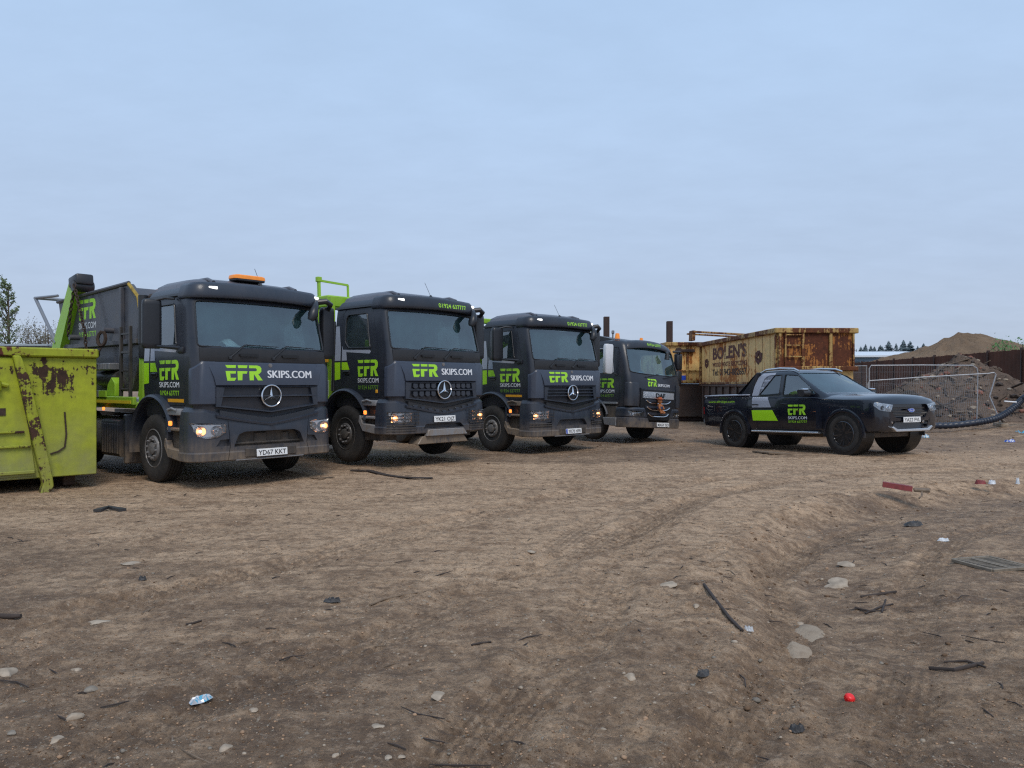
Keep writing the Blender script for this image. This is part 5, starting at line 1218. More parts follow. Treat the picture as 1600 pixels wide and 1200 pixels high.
M['rustpanel'] = peeling('rusted_panel', (.50, .20, .035), (.12, .032, .011), .40, 1.4, dirt=(.1, .03, .015), dirtz=(0, 1.5), shift=(5, 2, 3), streak=2.2, rough=.8)
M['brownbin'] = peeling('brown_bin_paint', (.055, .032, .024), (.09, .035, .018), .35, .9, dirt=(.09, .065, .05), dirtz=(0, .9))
M['brownsteel'] = plain('brown_steel', (.035, .018, .015), .7, var=.3)
def mk_fence():
    m, n, b = mat('brown_sheet_hoarding'); co = objco(n)
    a = noise(n, co, .7, 6, .6); s = noise(n, co, 2.2, 5, .6, 0, (1, 1, .15))
    c = mixc(n, rng(n, a, .35, .65), (.062, .030, .021), (.11, .048, .032))
    c = mixc(n, rng(n, s, .55, .75, 0, .5), c, (.075, .05, .038))
    n.links.new(c, b.inputs['Base Color']); b.inputs['Roughness'].default_value = .8; b.inputs['Specular IOR Level'].default_value = .15; return m
M['hoarding'] = mk_fence()
def mk_soil(name, c0, c1, c2, sc_=1.0, b_=.06, spk=0):
    m, n, b = mat(name); g = N(n, 'ShaderNodeNewGeometry').outputs['Position']
    a = noise(n, g, .5*sc_, 7, .65, .3); f = noise(n, g, 5*sc_, 7, .75); q = noise(n, g, 22*sc_, 4, .7)
    c = mixc(n, rng(n, a, .35, .65), c0, c1); c = mixc(n, rng(n, f, .5, .68), c, c2)
    if spk: c = mixc(n, rng(n, q, .66, .72, 0, spk), c, (.45, .42, .38))
    n.links.new(c, b.inputs['Base Color']); b.inputs['Roughness'].default_value = .95; b.inputs['Specular IOR Level'].default_value = .2
    bump(n, b, mth(n, 'ADD', f, mth(n, 'MULTIPLY', q, .4)), 1, b_); return m
M['rubblesoil'] = mk_soil('rubble_soil', (.13, .093, .072), (.19, .135, .10), (.05, .038, .030), 1.4, .10, .8)
M['sand'] = mk_soil('sandy_soil', (.25, .175, .115), (.19, .13, .085), (.15, .105, .072), .35, .3)
M['stone'] = plain('pale_stone', (.34, .275, .21), .9, spec=.12, var=.3)
M['stonegrey'] = plain('grey_stone', (.22, .19, .155), .9, spec=.12, var=.3)
M['brick'] = plain('broken_brick', (.22, .09, .06), .9, var=.3)
M['concrete'] = mk_soil('concrete_lump', (.38, .31, .235), (.29, .225, .165), (.21, .155, .11), 3, .012)
M['wood'] = plain('weathered_wood', (.17, .12, .08), .85, var=.35)
M['darkwood'] = plain('dark_wet_wood', (.045, .032, .026), .8, var=.35)
M['redplastic'] = plain('faded_red_plastic', (.20, .03, .028), .5, var=.3)
M['capred'] = plain('bright_red_plastic', (.80, .02, .02), .35, var=.08)
M['scrap'] = plain('dark_plastic_scrap', (.04, .038, .038), .55, var=.3)
M['pipe'] = plain('black_plastic_pipe', (.018, .024, .040), .42, var=.2)
M['grate'] = plain('drain_iron', (.20, .165, .125), .8, .2, var=.3)
M['litterwhite'] = plain('white_litter', (.62, .64, .66), .5, var=.1); M['litterblue'] = plain('blue_litter', (.04, .09, .42), .5); M['foil'] = plain('crumpled_wrapper', (.55, .56, .58), .35, .3, var=.2)
M['cyan'] = plain('pale_blue_print', (.10, .38, .55), .5)
M['bark'] = plain('bark', (.10, .075, .055), .9, var=.3)
M['leafpale'] = plain('pale_spring_leaf', (.105, .145, .055), .7, var=.4); M['leafbare'] = plain('budding_twig', (.13, .12, .075), .85, var=.4); M['leafhazed'] = plain('hazed_conifer_needles', (.10, .135, .15), .85, var=.5)  # conifer colour paled and blued to paint in distance haze
M['leafgreen'] = plain('fresh_green_leaf', (.06, .16, .03), .6, var=.4)
M['shedwall'] = plain('pale_grey_sheeting', (.27, .31, .33), .6, var=.1)
M['whiteroof'] = plain('white_roof_sheet', (.62, .66, .70), .5, var=.05); M['bluewall'] = plain('blue_grey_cladding', (.13, .19, .25), .5, var=.08); M['darkwin'] = plain('dark_window_strip', (.03, .04, .05), .2)
M['hillside'] = mk_soil('wooded_hillside', (.055, .075, .068), (.07, .085, .07), (.04, .055, .05), .02, 1)

# ------------------------------------------------------------------ yellow-green bin at the left edge
def green_bin():
    # local x = across the end facing the camera (to the right), y = away from it
    r = thing('waste_bin', 'battered yellow-green steel bin with peeling paint cut off by the left edge', 'waste bin', (-6.10, 11.22, .0), 43.5)
    W, L, H0, H1 = 2.35, 4.6, .20, 1.90
    b = MB().box((-W/2, L/2, (H0+H1)/2), (W, L, H1-H0), .012)
    o = b.build('bin_body', 'green_skip', r)
    cutobj(o, [MB().box((-W/2, L/2, 1.3), (W-.12, L-.12, 1.9))])
    rm = MB().box((-W/2, .0, 1.965), (W+.02, .15, .13), .02).box((-W/2, L, 1.965), (W+.02, .15, .13), .02)
    for x in (0.0, -W): rm.box((x-.03 if x == 0 else x+.03, L/2, 1.965), (.12, L+.02, .13), .02)
    rm.build('rim', 'green_skip_rim', r)
    # leaning stiffener with its foot, and the step of thicker plate left of it
    p = [(-1.02, 1.91), (-.93, 1.91), (-.86, 1.72), (-.80, 1.50), (-.62, .62), (-.545, .22), (-.53, .08), (-.60, -.02), (-.70, -.02), (-.66, .12), (-.70, .30), (-.80, .80), (-.92, 1.42)]
    MB().prism([(x-.05, z) for x, z in p], 'y', -.13, .02, b=.012).build('stiffener', 'green_skip_rib', r)
    q = MB().prism([(-W+.04, 1.88), (-1.06, 1.88), (-.90, 1.2), (-.78, .24), (-W+.04, .24)], 'y', -.035, .01, b=.006)
    q.build('end_plate', 'green_skip', r)
    q = MB().box((-1.55, -.055, .66), (1.40, .05, .035), .008).box((-1.60, -.055, .86), (1.35, .05, .03), .008).box((-1.45, -.06, .30), (1.3, .05, .05), .01)
    q.build('cross_rib', 'green_skip_rib', r)
    MB().tube([(-W+.1, -.06, 1.55), (-1.3, -.07, 1.55), (-1.12, -.06, 1.50)], .035, 8).box((-1.30, -.08, 1.50), (.2, .10, .16), .02).build('lifting_lug', 'green_skip_rib', r)
    MB().box((-1.22, -.04, 1.14), (.16, .012, .10)).box((-1.5, -.04, 1.36), (.3, .012, .08)).build('hinge_pocket', 'rust', r)
    MB().tube([(-.42, -.012, 1.12), (-.40, -.014, .80), (-.42, -.014, .62), (-.50, -.013, .56), (-.60, -.012, .53)], .012, 5).build('bent_rod', 'rust', r)
    for x in (-W+.3, -.3): MB().box((x, L/2, .12), (.16, L-.5, .16), .01).tube([(x-.09, .5, .10), (x+.09, .5, .10)], .10, 14).build('skid', 'rust', r)
    # tipping hook bar
green_bin()
o = MB().box((0, 0, 1.4), (14, 6, 2.8), .03).box((0, -.0, 2.86), (14.2, 6.2, .10), .02)
for i in range(30): o.box((-6.8+i*.47, -3.01, 1.4), (.06, .04, 2.6))
o = o.build('storage_container', 'shedwall', None, loc=(-27.5, 36, .35), rot=(0, 0, 3)); tag(o, 'long pale grey sheeted container behind the yellow-green bin', 'container')

# ------------------------------------------------------------------ rusty bins
def roro(name, label, loc, rz, W, L, z0, z1, body, front_ladder, ribm='creamrib', mats='cream', under=None):
    """open top bin: corner at origin, end across +x, side running to +y"""
    r = thing(name, label, 'skip bin', loc, rz)
    o = MB().box((W/2, L/2, (z0+z1)/2), (W, L, z1-z0), .01).build('bin_body', mats, r)
    cutobj(o, [MB().box((W/2, L/2, (z0+z1)/2+.15), (W-.1, L-.1, z1-z0))])
    t = MB().box((W/2, -.03, z1+.0), (W+.20, .16, .15), .02).box((W/2, L+.03, z1), (W+.2, .16, .15), .02)
    t.box((-.04, L/2, z1), (.16, L+.18, .15), .02).box((W+.04, L/2, z1), (.16, L+.18, .15), .02)
    t.build('top_rail', ribm, r)
    return r, o
def bolens():
    W, L = 2.18, 8.0
    r, o = roro('skip_bin', 'cream rusty bin with faded wood waste lettering, stacked on a brown bin behind the pickup', (7.57, 21.75, 0), 1.6, W, L, 1.52, 3.04, None, True)
    # end: rusted panels between cream posts
    MB().box((W/2, -.012, 2.50), (W-.06, .02, .94)).build('end_panel', 'rustpanel', r)
    p = MB()
    for x, w in ((.04, .08), (.20, .05), (.70, .08), (1.50, .09), (W-.02, .05)): p.box((x, -.045, 2.5), (w, .07, 1.0), .01)
    p.build('post', 'creamrib', r)
    l = MB()
    for z in (2.30, 2.62, 2.92): l.box((.44, -.075, z), (.46, .03, .035), .006)
    l.build('rung', 'creamrib', r)
    MB().box((W/2+.02, -.06, 1.96), (W+.12, .18, .13), .02).build('ledge', 'creamrib', r)
    MB().box((.35, -.03, 1.72), (.08, .05, .36), .01).box((1.2, -.03, 1.72), (.08, .05, .36), .01).build('post', 'creamrib', r)
    q = MB().box((-.03, L/2, 1.55), (.06, L, .07), .01).box((-.03, .06, 2.25), (.06, .10, 1.45), .01).box((-.03, L-.1, 2.25), (.07, .14, 1.5), .01)
    q.build('side_frame', 'creamrib', r)
    q = MB()
    for y in np.arange(.6, L-.3, .62): q.box((-.001, y, 2.28), (.006, .02, 1.36))
    q.build('panel_seam', 'creamrib', r)
    b = bvh_of(o); S = lambda y, z: (-1, -y, z); D = (1, 0, 0)     # text runs from the far end towards the camera
    decal('name_lettering', [text2d("BOLEN'S", .42, 3.7, .035, -6.35, 2.42)], S, D, b, 'wornink', r, .007)
    decal('trade_lettering', [text2d('WOOD WASTE RECYCLING', .16, 3.75, .02, -6.40, 2.14)], S, D, b, 'wornred', r, .007)
    decal('phone_number', [text2d('Tel: 01942-882667', .23, 3.75, .018, -6.40, 1.83)], S, D, b, 'inkdark', r, .007)
    def recyc(cy, cz, s):
        sh = []
        for k in range(3):
            a0 = R(90+k*120); rot = lambda p: (cy+s*(p[0]*math.cos(a0)-p[1]*math.sin(a0))*1.5, cz+s*(p[0]*math.sin(a0)+p[1]*math.cos(a0)))
            sh.append(poly2d([rot(p) for p in [(1.0, -.42), (1.0, .25), (.45, .75), (.62, 1.0), (-.12, .82), (.08, .12), (.25, .38), (.62, .05), (.62, -.42)]]))
        return sh
    decal('recycling_mark', recyc(-1.55, 2.34, .20), S, D, b, 'wornink', r, .007)
    decal('recycling_mark', recyc(-7.15, 2.30, .17), S, D, b, 'wornink', r, .007)
    # loose timber on the far end of the rim
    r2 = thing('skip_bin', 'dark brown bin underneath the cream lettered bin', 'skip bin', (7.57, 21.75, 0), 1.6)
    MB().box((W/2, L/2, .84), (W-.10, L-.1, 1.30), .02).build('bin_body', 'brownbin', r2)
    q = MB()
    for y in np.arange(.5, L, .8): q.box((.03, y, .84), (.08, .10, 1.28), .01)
    q.box((.02, L/2, 1.47), (.12, L, .08), .01)
    q.build('rib', 'brownbin', r2)
    for x in (.45, W-.45): MB().box((x, L/2, .12), (.14, L-.4, .14)).build('skid', 'brownsteel', r2)
    for y in (.4, L-.35): MB().lathe([(.03, -.08), (.10, -.07), (.10, .07), (.03, .08)], 'x', (.12, y, .12), 16).build('roller', 'dullsteel', r2)
def mkink():
    for nm, col, th in (('wornink', (.085, .02, .012), .60), ('wornred', (.13, .030, .02), .64), ('inkdark', (.025, .014, .012), .75)):
        m, n, b = mat(nm); g = objco(n)
        v = mth(n, 'ADD', mth(n, 'MULTIPLY', noise(n, g, 1.7, 6, .7), .7), mth(n, 'MULTIPLY', noise(n, g, 14, 5, .7), .3))
        k = rng(n, v, th-.02, th+.02)
        n.links.new(mixc(n, k, col, (.62, .42, .18)), b.inputs['Base Color']); b.inputs['Roughness'].default_value = .7; M[nm] = m
mkink(); bolens()
def farbin():
    W, L = 2.4, 5.6
    r, o = roro('skip_bin', 'smaller cream bin with open top seen between the last lorry and the lettered bin', (6.25, 30.6, 0), 1.6, W, L, 1.55, 3.12, None, False)
    q = MB()
    for x in (.0, .78, 1.6, W): q.box((x, -.03, 2.3), (.09, .07, 1.45), .01)
    q.box((W/2, -.04, 1.62), (W, .1, .1), .01).box((W/2, -.05, 2.05), (W, .05, .05), .01)
    q.build('rib', 'creamrib', r)
    MB().box((.62, -.05, 1.75), (.16, .02, .22)).build('label_plate', 'plateblue', r)
    MB().lathe([(0, -.1), (.12, -.1), (.12, .1), (0, .1)], 'y', (.4, -.12, 2.85), 12).box((.7, -.1, 2.85), (.7, .1, .12), .02).build('winch', 'brownsteel', r)
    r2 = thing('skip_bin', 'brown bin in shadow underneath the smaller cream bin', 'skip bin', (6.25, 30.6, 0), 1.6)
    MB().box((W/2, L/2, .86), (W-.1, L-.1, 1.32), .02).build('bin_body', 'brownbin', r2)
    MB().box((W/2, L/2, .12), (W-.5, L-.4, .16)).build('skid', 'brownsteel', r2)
    b = MB().box((1.6, 1.0, 3.42), (2.6, .16, .05), .005, (0, 2, 4)).box((1.9, 1.8, 3.36), (2.4, .16, .05), .005, (0, -1, 8))
    o = MB().box((0, 0, 0), (2.5, .18, .07), .008).box((0, .5, -.06), (2.6, .16, .06), .008).box((-1.18, .2, -.15), (.12, .5, .4), .01)
    o = o.build('timber_boards', 'creamrib', None, loc=(8.35, 30.2, 3.52), rot=(0, 3, 3)); tag(o, 'weathered boards lying across the cream bins', 'boards')
farbin()
for i, (px, yt) in enumerate(((947.5, 495), (1046, 502))):
    Y = 36; x = (px-800)/1193*Y; zt = 1.52+(600-yt)/1193*Y
    m = MB().box((0, 0, zt/2), (.24, .02, zt)).box((0, -.12, zt/2), (.26, .02, zt)).box((0, .12, zt/2), (.26, .02, zt)).box((0, 0, .02), (.4, .4, .04))
    o = m.build('steel_post', 'brownsteel', None, loc=(x, Y, 0))
    tag(o, ['tall brown steel post rising behind the third lorry', 'tall brown steel post rising behind the right end of the last lorry'][i], 'post', 'tall brown posts behind the lorries')

# ------------------------------------------------------------------ hoarding along the back right
def hoarding():
    r = thing('hoarding_fence', 'long dark brown sheet fence with steel posts behind the rubble', 'fence', (23.9, 56, 0))
    A = Vector((24.6, 58)); B = Vector((21.6, 30)); d = (B-A); Ld = d.length; d.normalize(); a = math.degrees(math.atan2(d.y, d.x)); H = 3.0
    r.location = (A.x, A.y, 0); r.rotation_euler = (0, 0, R(a))
    n = int(Ld/2.75)
    for i in range(n):
        x0 = i*Ld/n; w = Ld/n; m = MB(); k = 9; rg = []
        for sgn in (1,):
            pts = []
            for j in range(k*4+1):
                u = j/(k*4); off = .006*(1 if (j//2) % 2 else -1)
                pts.append((x0+u*w, off))
        m.loft([[(x, y, .05) for x, y in pts]+[(x, y+.012, .05) for x, y in pts[::-1]], [(x, y, H+random.uniform(-.03, .03)) for x, y in pts]+[(x, y+.012, H) for x, y in pts[::-1]]])
        m.build('fence_panel', 'hoarding', r, 20)
        MB().box((x0, 0, H/2+.04), (.09, .12, H+.10), .01).build('fence_post', 'brownsteel', r)
hoarding()
def heras():
    def panel(label, P, name='mesh_fence_panel'):
        """P: corner points in order bottom-left, top-left, ..., bottom-right as a frame; wires are strung between top and bottom rails"""
        bl, tl, tr, br, rail = P
        r = thing(name, label, 'fence panel', tuple(Vector(bl)))
        off = Vector(bl)
        fr = MB(); fr.tube([Vector(p)-off for p in rail], .018, 8); fr.tube([Vector(bl)-off, Vector(br)-off], .021, 8)
        fr.build('frame', 'galv', r)
        bl, tl, tr, br = [Vector(p)-off for p in (bl, tl, tr, br)]
        w = MB(); n = 62
        for i in range(1, n):
            t = i/n; a = bl.lerp(br, t); b = tl.lerp(tr, t); mid = a.lerp(b, .5)+Vector((0, .02*math.sin(i*.7), 0))
            w.tube([a, mid, b], 0.0027, 3, caps=False)
        for t in (.12, .32, .52, .72, .9): w.tube([bl.lerp(tl, t), br.lerp(tr, t)], 0.0027, 3, caps=False)
        w.build('wire_mesh', 'galv', r, smooth=False)
    Y = 24.7
    g = lambda px, py, Y: ((px-800)/1193*Y, Y, 1.52+(600-py)/1193*Y)
    panel('upright wire mesh fence panel in front of the rubble heap with rounded corner', (g(1358, 674, 24.9), g(1358, 571, 24.9), g(1521, 571, Y), g(1526, 673, Y),
          [g(1358, 674, 24.9), g(1358, 576, 24.9), g(1361, 571, 24.9), g(1440, 570.5, 24.8), g(1519, 571, Y), g(1526, 575, Y), g(1527.5, 582, Y), g(1527, 620, Y), g(1525.5, 673, Y)]))
    panel('wire mesh fence panel half hidden behind the pickup and cream bin', (g(1270, 676, 25.0), g(1270, 573, 25.0), g(1354, 571.5, 24.95), g(1354, 674, 24.95),
          [g(1270, 676, 25.0), g(1270, 573, 25.0), g(1354, 571.5, 24.95), g(1354, 674, 24.95)]))
    panel('buckled wire mesh fence panel leaning with a bent right post', (g(1362, 682, 24.2), g(1357, 595, 24.45), g(1546, 584, 24.1), g(1563, 674, 23.9),
          [g(1362, 682, 24.2), g(1356, 600, 24.4), g(1358, 595, 24.4), g(1440, 589.5, 24.3), g(1545, 583.5, 24.1), g(1553, 582, 24.1), g(1556, 585, 24.1), g(1551, 603, 24.1), g(1546, 619, 24.1), g(1557, 645, 24.0), g(1566, 670, 23.9), g(1565, 683, 23.85)]))
    for i, (px, Yb) in enumerate(((1526, 24.7), (1563, 23.9))):
        x = (px-800)/1193*Yb
        o = MB().box((0, 0, .06), (.62, .22, .13), .03, seg=2).lathe([(.03, .12), (.05, .13), (.05, .15), (.03, .16)], 'z', n=10).build('fence_foot', 'concrete', None, loc=(x, Yb, gz(x, Yb)-.02), rot=(0, 0, 80))
        tag(o, ['concrete block under the post of the upright mesh panel', 'concrete block under the bent post of the leaning mesh panel'][i], 'fence foot', 'fence feet')
heras()

# ------------------------------------------------------------------ heaps
def heap(name, label, cat, cx, cy, rx, ry, H, m, seed, n=90, prof=None, rough=.12, z0=0):
    bm = bmesh.new(); rings = 44; g = []
    for i in range(rings+1):
        t = i/rings; row = []
        for j in range(n):
            a = 2*math.pi*j/n; wob = 1+.10*float(vn(math.cos(a)*2+seed, math.sin(a)*2, seed))*2
            x = rx*t*math.cos(a)*wob; y = ry*t*math.sin(a)*wob
            h = prof(x/rx, y/ry, t) if prof else max(0, (1-t**1.15))
            z = H*h+rough*float(fbm(x*.9+seed, y*.9, 5, seed, .6))*min(1, (1-t)*5)+(-.35*(t > .97))
            row.append(bm.verts.new((x, y, z)))
        g.append(row)
    for a, b in zip(g, g[1:]):
        for j in range(n): bm.faces.new((a[j], a[(j+1) % n], b[(j+1) % n], b[j]))
    bmesh.ops.remove_doubles(bm, verts=bm.verts, dist=1e-5)
    bmesh.ops.recalc_face_normals(bm, faces=bm.faces)
    me = bpy.data.meshes.new(name); bm.to_mesh(me); bm.free(); me.materials.append(M[m])
    me.polygons.foreach_set('use_smooth', [True]*len(me.polygons))
    o = bpy.data.objects.new(name, me); COL.objects.link(o); o.location = (cx, cy, z0)
    return tag(o, label, cat)
def rock_bm(m, c, s, mi=0, sub=2, flat=.6, seed=None, ang=1):
    rnd = random.Random(seed if seed is not None else random.random())
    r = bmesh.ops.create_icosphere(m.bm, subdivisions=sub, radius=1); vs = r['verts']
    pl = [(Vector((rnd.uniform(-1, 1), rnd.uniform(-1, 1), rnd.uniform(-1, 1))).normalized(), rnd.uniform(.55, .85)) for _ in range(7)]
    q = Euler((rnd.uniform(-.3, .3), rnd.uniform(-.3, .3), rnd.uniform(0, 6.3))).to_matrix(); sx = rnd.uniform(.7, 1.0); ph = [rnd.uniform(0, 6.28) for _ in range(4)]
    for v in vs:
        p = v.co.copy()
        for nn_, d in pl:
            k = p.dot(nn_)
            if k > d: p -= nn_*(k-d)*.9*ang
        if sub > 2:
            th = math.atan2(p.y, p.x); lob = 1+.16*math.sin(2*th+ph[0])+.12*math.sin(3*th+ph[1])+.07*math.sin(5*th+ph[2])+.04*math.sin(9*th+ph[3]); p.x *= lob; p.y *= lob
        p = q @ Vector((p.x, p.y*sx, p.z*flat)); v.co = Vector(c)+p*s
    for f in set(f for v in vs for f in v.link_faces): f.material_index = mi
rh = heap('rubble_heap', 'brown heap of soil and broken rubble behind the wire mesh panels', 'rubble heap', 16.6, 28.4, 3.9, 3.7, 2.35, 'rubblesoil', 3, 140, lambda x, y, t: max(0, 1-t)**1.1*(1+.10*math.sin(9*x+4*y)), .40, .2)
m = MB(); rnd = random.Random(5)
bvh = bvh_of(rh)
for i in range(900):
    a = rnd.uniform(0, 6.28); t = math.sqrt(rnd.random())*.98
    hit = bvh.ray_cast(Vector((3.9*t*math.cos(a), 3.7*t*math.sin(a), 9)), Vector((0, 0, -1)))
    if hit[0] is None: continue
    rock_bm(m, hit[0], rnd.choice([.03, .04, .06, .08, .11, .16])*rnd.uniform(.6, 1.2), rnd.choice([0, 1, 2, 3, 3, 5, 5, 5]), 1, .6, i)
for i in range(120):
    a = rnd.uniform(0, 6.28); t = math.sqrt(rnd.random())*.95
    hit = bvh.ray_cast(Vector((3.9*t*math.cos(a), 3.7*t*math.sin(a), 9)), Vector((0, 0, -1)))
    if hit[0] is None: continue
    m.box(hit[0]+Vector((0, 0, .04)), (rnd.uniform(.3, 1.1), rnd.uniform(.03, .09), .03), 0, (rnd.uniform(-30, 30), rnd.uniform(-30, 30), rnd.uniform(0, 180)), mi=rnd.choice([3, 4]))
ob = m.build('rubble_pieces', ['concrete', 'brick', 'stonegrey', 'darkwood', 'wood', 'rubblesoil'], rh, smooth=False); ob['kind'] = 'stuff'
heap('soil_bank', 'low dark bank of soil and scraps to the right of the rubble heap', 'soil bank', 20.4, 27.0, 2.9, 2.6, .6, 'rubblesoil', 9, 90, None, .35, .2)
def sp(x, y, t):
    return max(0, 1-t)**1.0*(1+.10*math.sin(6*x))+.06*max(0, 1-abs(t-.6)*4)*math.sin(7*x+3)
heap('sand_mound', 'big tan mound of sand far beyond the brown fence', 'sand mound', 55.5, 95, 24, 17, 7.9, 'sand', 6, 200, sp, .45)
heap('sand_mound', 'lower shoulder of tan sand stretching right from the big mound', 'sand mound', 73, 100, 24, 15, 5.0, 'sand', 16, 110, None, .45)

# corrugated pipe
def pipe():
    g = lambda px, py, Y: Vector(((px-800)/1193*Y, Y, 1.52+(600-py)/1193*Y))
    K = [g(1440, 664, 23.6), g(1480, 665, 23.6), g(1526, 660, 23.6), g(1552, 655, 23.5), g(1570, 647, 23.5), g(1586, 635, 23.5), g(1597, 624, 23.5), g(1608, 618, 23.4), g(1625, 616, 23.4), g(1650, 622, 23.4)]
    P = []; rr = []
    for i in range(len(K)-1):
        p0, p1, p2, p3 = K[max(i-1, 0)], K[i], K[i+1], K[min(i+2, len(K)-1)]
        for j in range(22):
            t = j/22; P.append(.5*((2*p1)+(p2-p0)*t+(2*p0-5*p1+4*p2-p3)*t*t+(3*p1-p0-3*p2+p3)*t**3))
    rr = [.105 if (i % 4) < 2 else .092 for i in range(len(P))]
    o = MB().tube(P, rr, 14).build('corrugated_pipe', 'pipe', None, 60)
    tag(o, 'thick black corrugated pipe snaking past the mesh panels to the right edge', 'pipe')
    a, b = g(1569, 627, 23.2), g(1588, 628.5, 23.2)
    o = MB().tube([a, b], .022, 8).build('pipe_offcut', 'whitetext', None); tag(o, 'thin white pipe sticking out above the black corrugated pipe', 'pipe')
pipe()

# ------------------------------------------------------------------ far buildings, hill and trees
r = thing('warehouse', 'low warehouse with a white sloping roof far beyond the brown fence', 'warehouse', (52, 130, 0), -4)
MB().box((0, 14, 3.0), (40, 28, 6.0)).build('wall', 'bluewall', r)
MB().prism([(-.6, 6.35), (14, 7.6), (28.6, 6.35), (28.6, 6.1), (14, 7.3), (-.6, 6.05)], 'x', -20.5, 20.5).build('roof', 'whiteroof', r)
w = MB()
for i in range(26): w.box((-19+i*1.5, -.04, 4.9), (.9, .1, .9))
w.build('window_strip', 'darkwin', r)
hb = bmesh.new(); nx = 120
hv = []
for j in range(14):
    row = []
    for i in range(nx):
        x = -950+i*1900/(nx-1); y = 520+j*60
        z = 15*sst(0, 5, j)*(.45+.85*sst(-100, 320, x))*(1+.25*float(fbm(x*.006, j*.2, 3, 5)))-1*(j == 0)
        row.append(hb.verts.new((x, y, float(z))))
    hv.append(row)
for a, b in zip(hv, hv[1:]):
    for i in range(nx-1): hb.faces.new((a[i], a[i+1], b[i+1], b[i]))
me = bpy.data.meshes.new('hills'); hb.to_mesh(me); hb.free(); me.materials.append(M['hillside']); me.polygons.foreach_set('use_smooth', [True]*len(me.polygons))
hills = bpy.data.objects.new('hills', me); COL.objects.link(hills); hills['kind'] = 'structure'
hbv = bvh_of(hills)
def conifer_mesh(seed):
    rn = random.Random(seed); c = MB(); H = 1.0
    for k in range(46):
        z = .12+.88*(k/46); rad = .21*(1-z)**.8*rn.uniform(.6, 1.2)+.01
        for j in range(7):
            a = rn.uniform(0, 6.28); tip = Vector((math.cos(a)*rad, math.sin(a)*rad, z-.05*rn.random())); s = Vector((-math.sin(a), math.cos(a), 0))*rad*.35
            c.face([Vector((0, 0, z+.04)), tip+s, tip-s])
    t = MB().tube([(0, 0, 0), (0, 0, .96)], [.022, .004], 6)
    return c.data('crown', 'leafhazed', smooth=False), t.data('trunk', 'bark')
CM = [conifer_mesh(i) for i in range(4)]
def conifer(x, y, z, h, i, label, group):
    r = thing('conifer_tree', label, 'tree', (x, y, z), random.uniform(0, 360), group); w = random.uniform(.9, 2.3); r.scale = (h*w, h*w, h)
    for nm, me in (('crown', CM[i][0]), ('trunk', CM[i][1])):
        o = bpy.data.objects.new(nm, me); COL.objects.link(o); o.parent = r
rn = random.Random(9)
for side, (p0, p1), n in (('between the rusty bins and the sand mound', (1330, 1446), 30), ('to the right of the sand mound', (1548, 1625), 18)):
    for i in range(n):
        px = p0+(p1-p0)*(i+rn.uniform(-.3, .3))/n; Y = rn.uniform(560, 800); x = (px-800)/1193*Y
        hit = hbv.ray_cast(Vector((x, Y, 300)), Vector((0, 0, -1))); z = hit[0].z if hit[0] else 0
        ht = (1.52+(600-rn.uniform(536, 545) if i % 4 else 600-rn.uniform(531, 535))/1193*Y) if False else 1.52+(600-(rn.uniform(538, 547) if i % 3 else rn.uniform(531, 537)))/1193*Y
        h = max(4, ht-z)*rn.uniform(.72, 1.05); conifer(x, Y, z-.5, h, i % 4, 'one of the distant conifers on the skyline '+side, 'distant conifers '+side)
def broad_tree(name, label, loc, H, R0, kind, leafm, n, seed, leaf=.16):
    rn = random.Random(seed); r = thing(name, label, 'tree', loc)
    tr = MB(); tr.tube([(0, 0, -.3), (rn.uniform(-.1, .1), 0, H*.4), (rn.uniform(-.2, .2), rn.uniform(-.2, .2), H*.96)], [H*.018, H*.012, .02], 8)
    tips = []
    for i in range(46 if kind == 'poplar' else 34):
        t = .08+.86*i/46 if kind == 'poplar' else rn.uniform(.12, .6); a = rn.uniform(0, 6.28)
        if kind == 'poplar': L = R0*(1-abs(t-.35)*.95)*rn.uniform(.6, 1.15); up = L*rn.uniform(1.3, 2.1)
        else: L = R0*rn.uniform(.5, 1.05); up = H*(1-t)*rn.uniform(.35, .9)
        a0 = Vector((0, 0, H*t)); a1 = a0+Vector((math.cos(a)*L*.6, math.sin(a)*L*.6, up*.4)); a2 = a0+Vector((math.cos(a)*L, math.sin(a)*L, min(up, H*1.0-H*t)))
        tr.tube([a0, a1, a2], [.05, .03, .008], 4, caps=False)
        for k in range(5):
            q = a1.lerp(a2, k/4); e = q+Vector((rn.uniform(-1, 1), rn.uniform(-1, 1), rn.uniform(.2, 1.4)))*L*.4
            tr.tube([q, e], [.012, .004], 3, caps=False); tips.append((q, e))
    tr.build('trunk', 'bark', r)
    c = MB()
    for i in range(n):
        a, b = rn.choice(tips); p = a.lerp(b, rn.uniform(.1, 1.15))+Vector((rn.gauss(0, 1), rn.gauss(0, 1), rn.gauss(0, 1)))*R0*.09
        u = Vector((rn.uniform(-1, 1), rn.uniform(-1, 1), rn.uniform(-1, 1))).normalized(); w = u.orthogonal().normalized(); s = leaf*rn.uniform(.5, 1.2)
        c.face([p-u*s*.5, p+w*s*.3, p+u*s*.5, p-w*s*.3])
    c.build('crown', leafm, r, smooth=False)
broad_tree('poplar_tree', 'tall slim pale green poplar at the left edge', (-38.3, 58, 0), 9.4, .95, 'poplar', 'leafpale', 3000, 2)
broad_tree('poplar_tree', 'slim poplar cut off by the left edge beside the taller poplar', (-42.2, 60, 0), 7.6, .9, 'poplar', 'leafpale', 2000, 12)
broad_tree('bare_tree', 'small greyish budding tree beside the grey poles at the left', (-41.5, 68, 0), 7.4, 2.6, 'bush', 'leafbare', 3200, 3, .13)
broad_tree('bare_tree', 'low budding tree between the poplar and the grey poles', (-37.5, 62, 0), 6.6, 1.8, 'bush', 'leafbare', 1600, 4, .13)
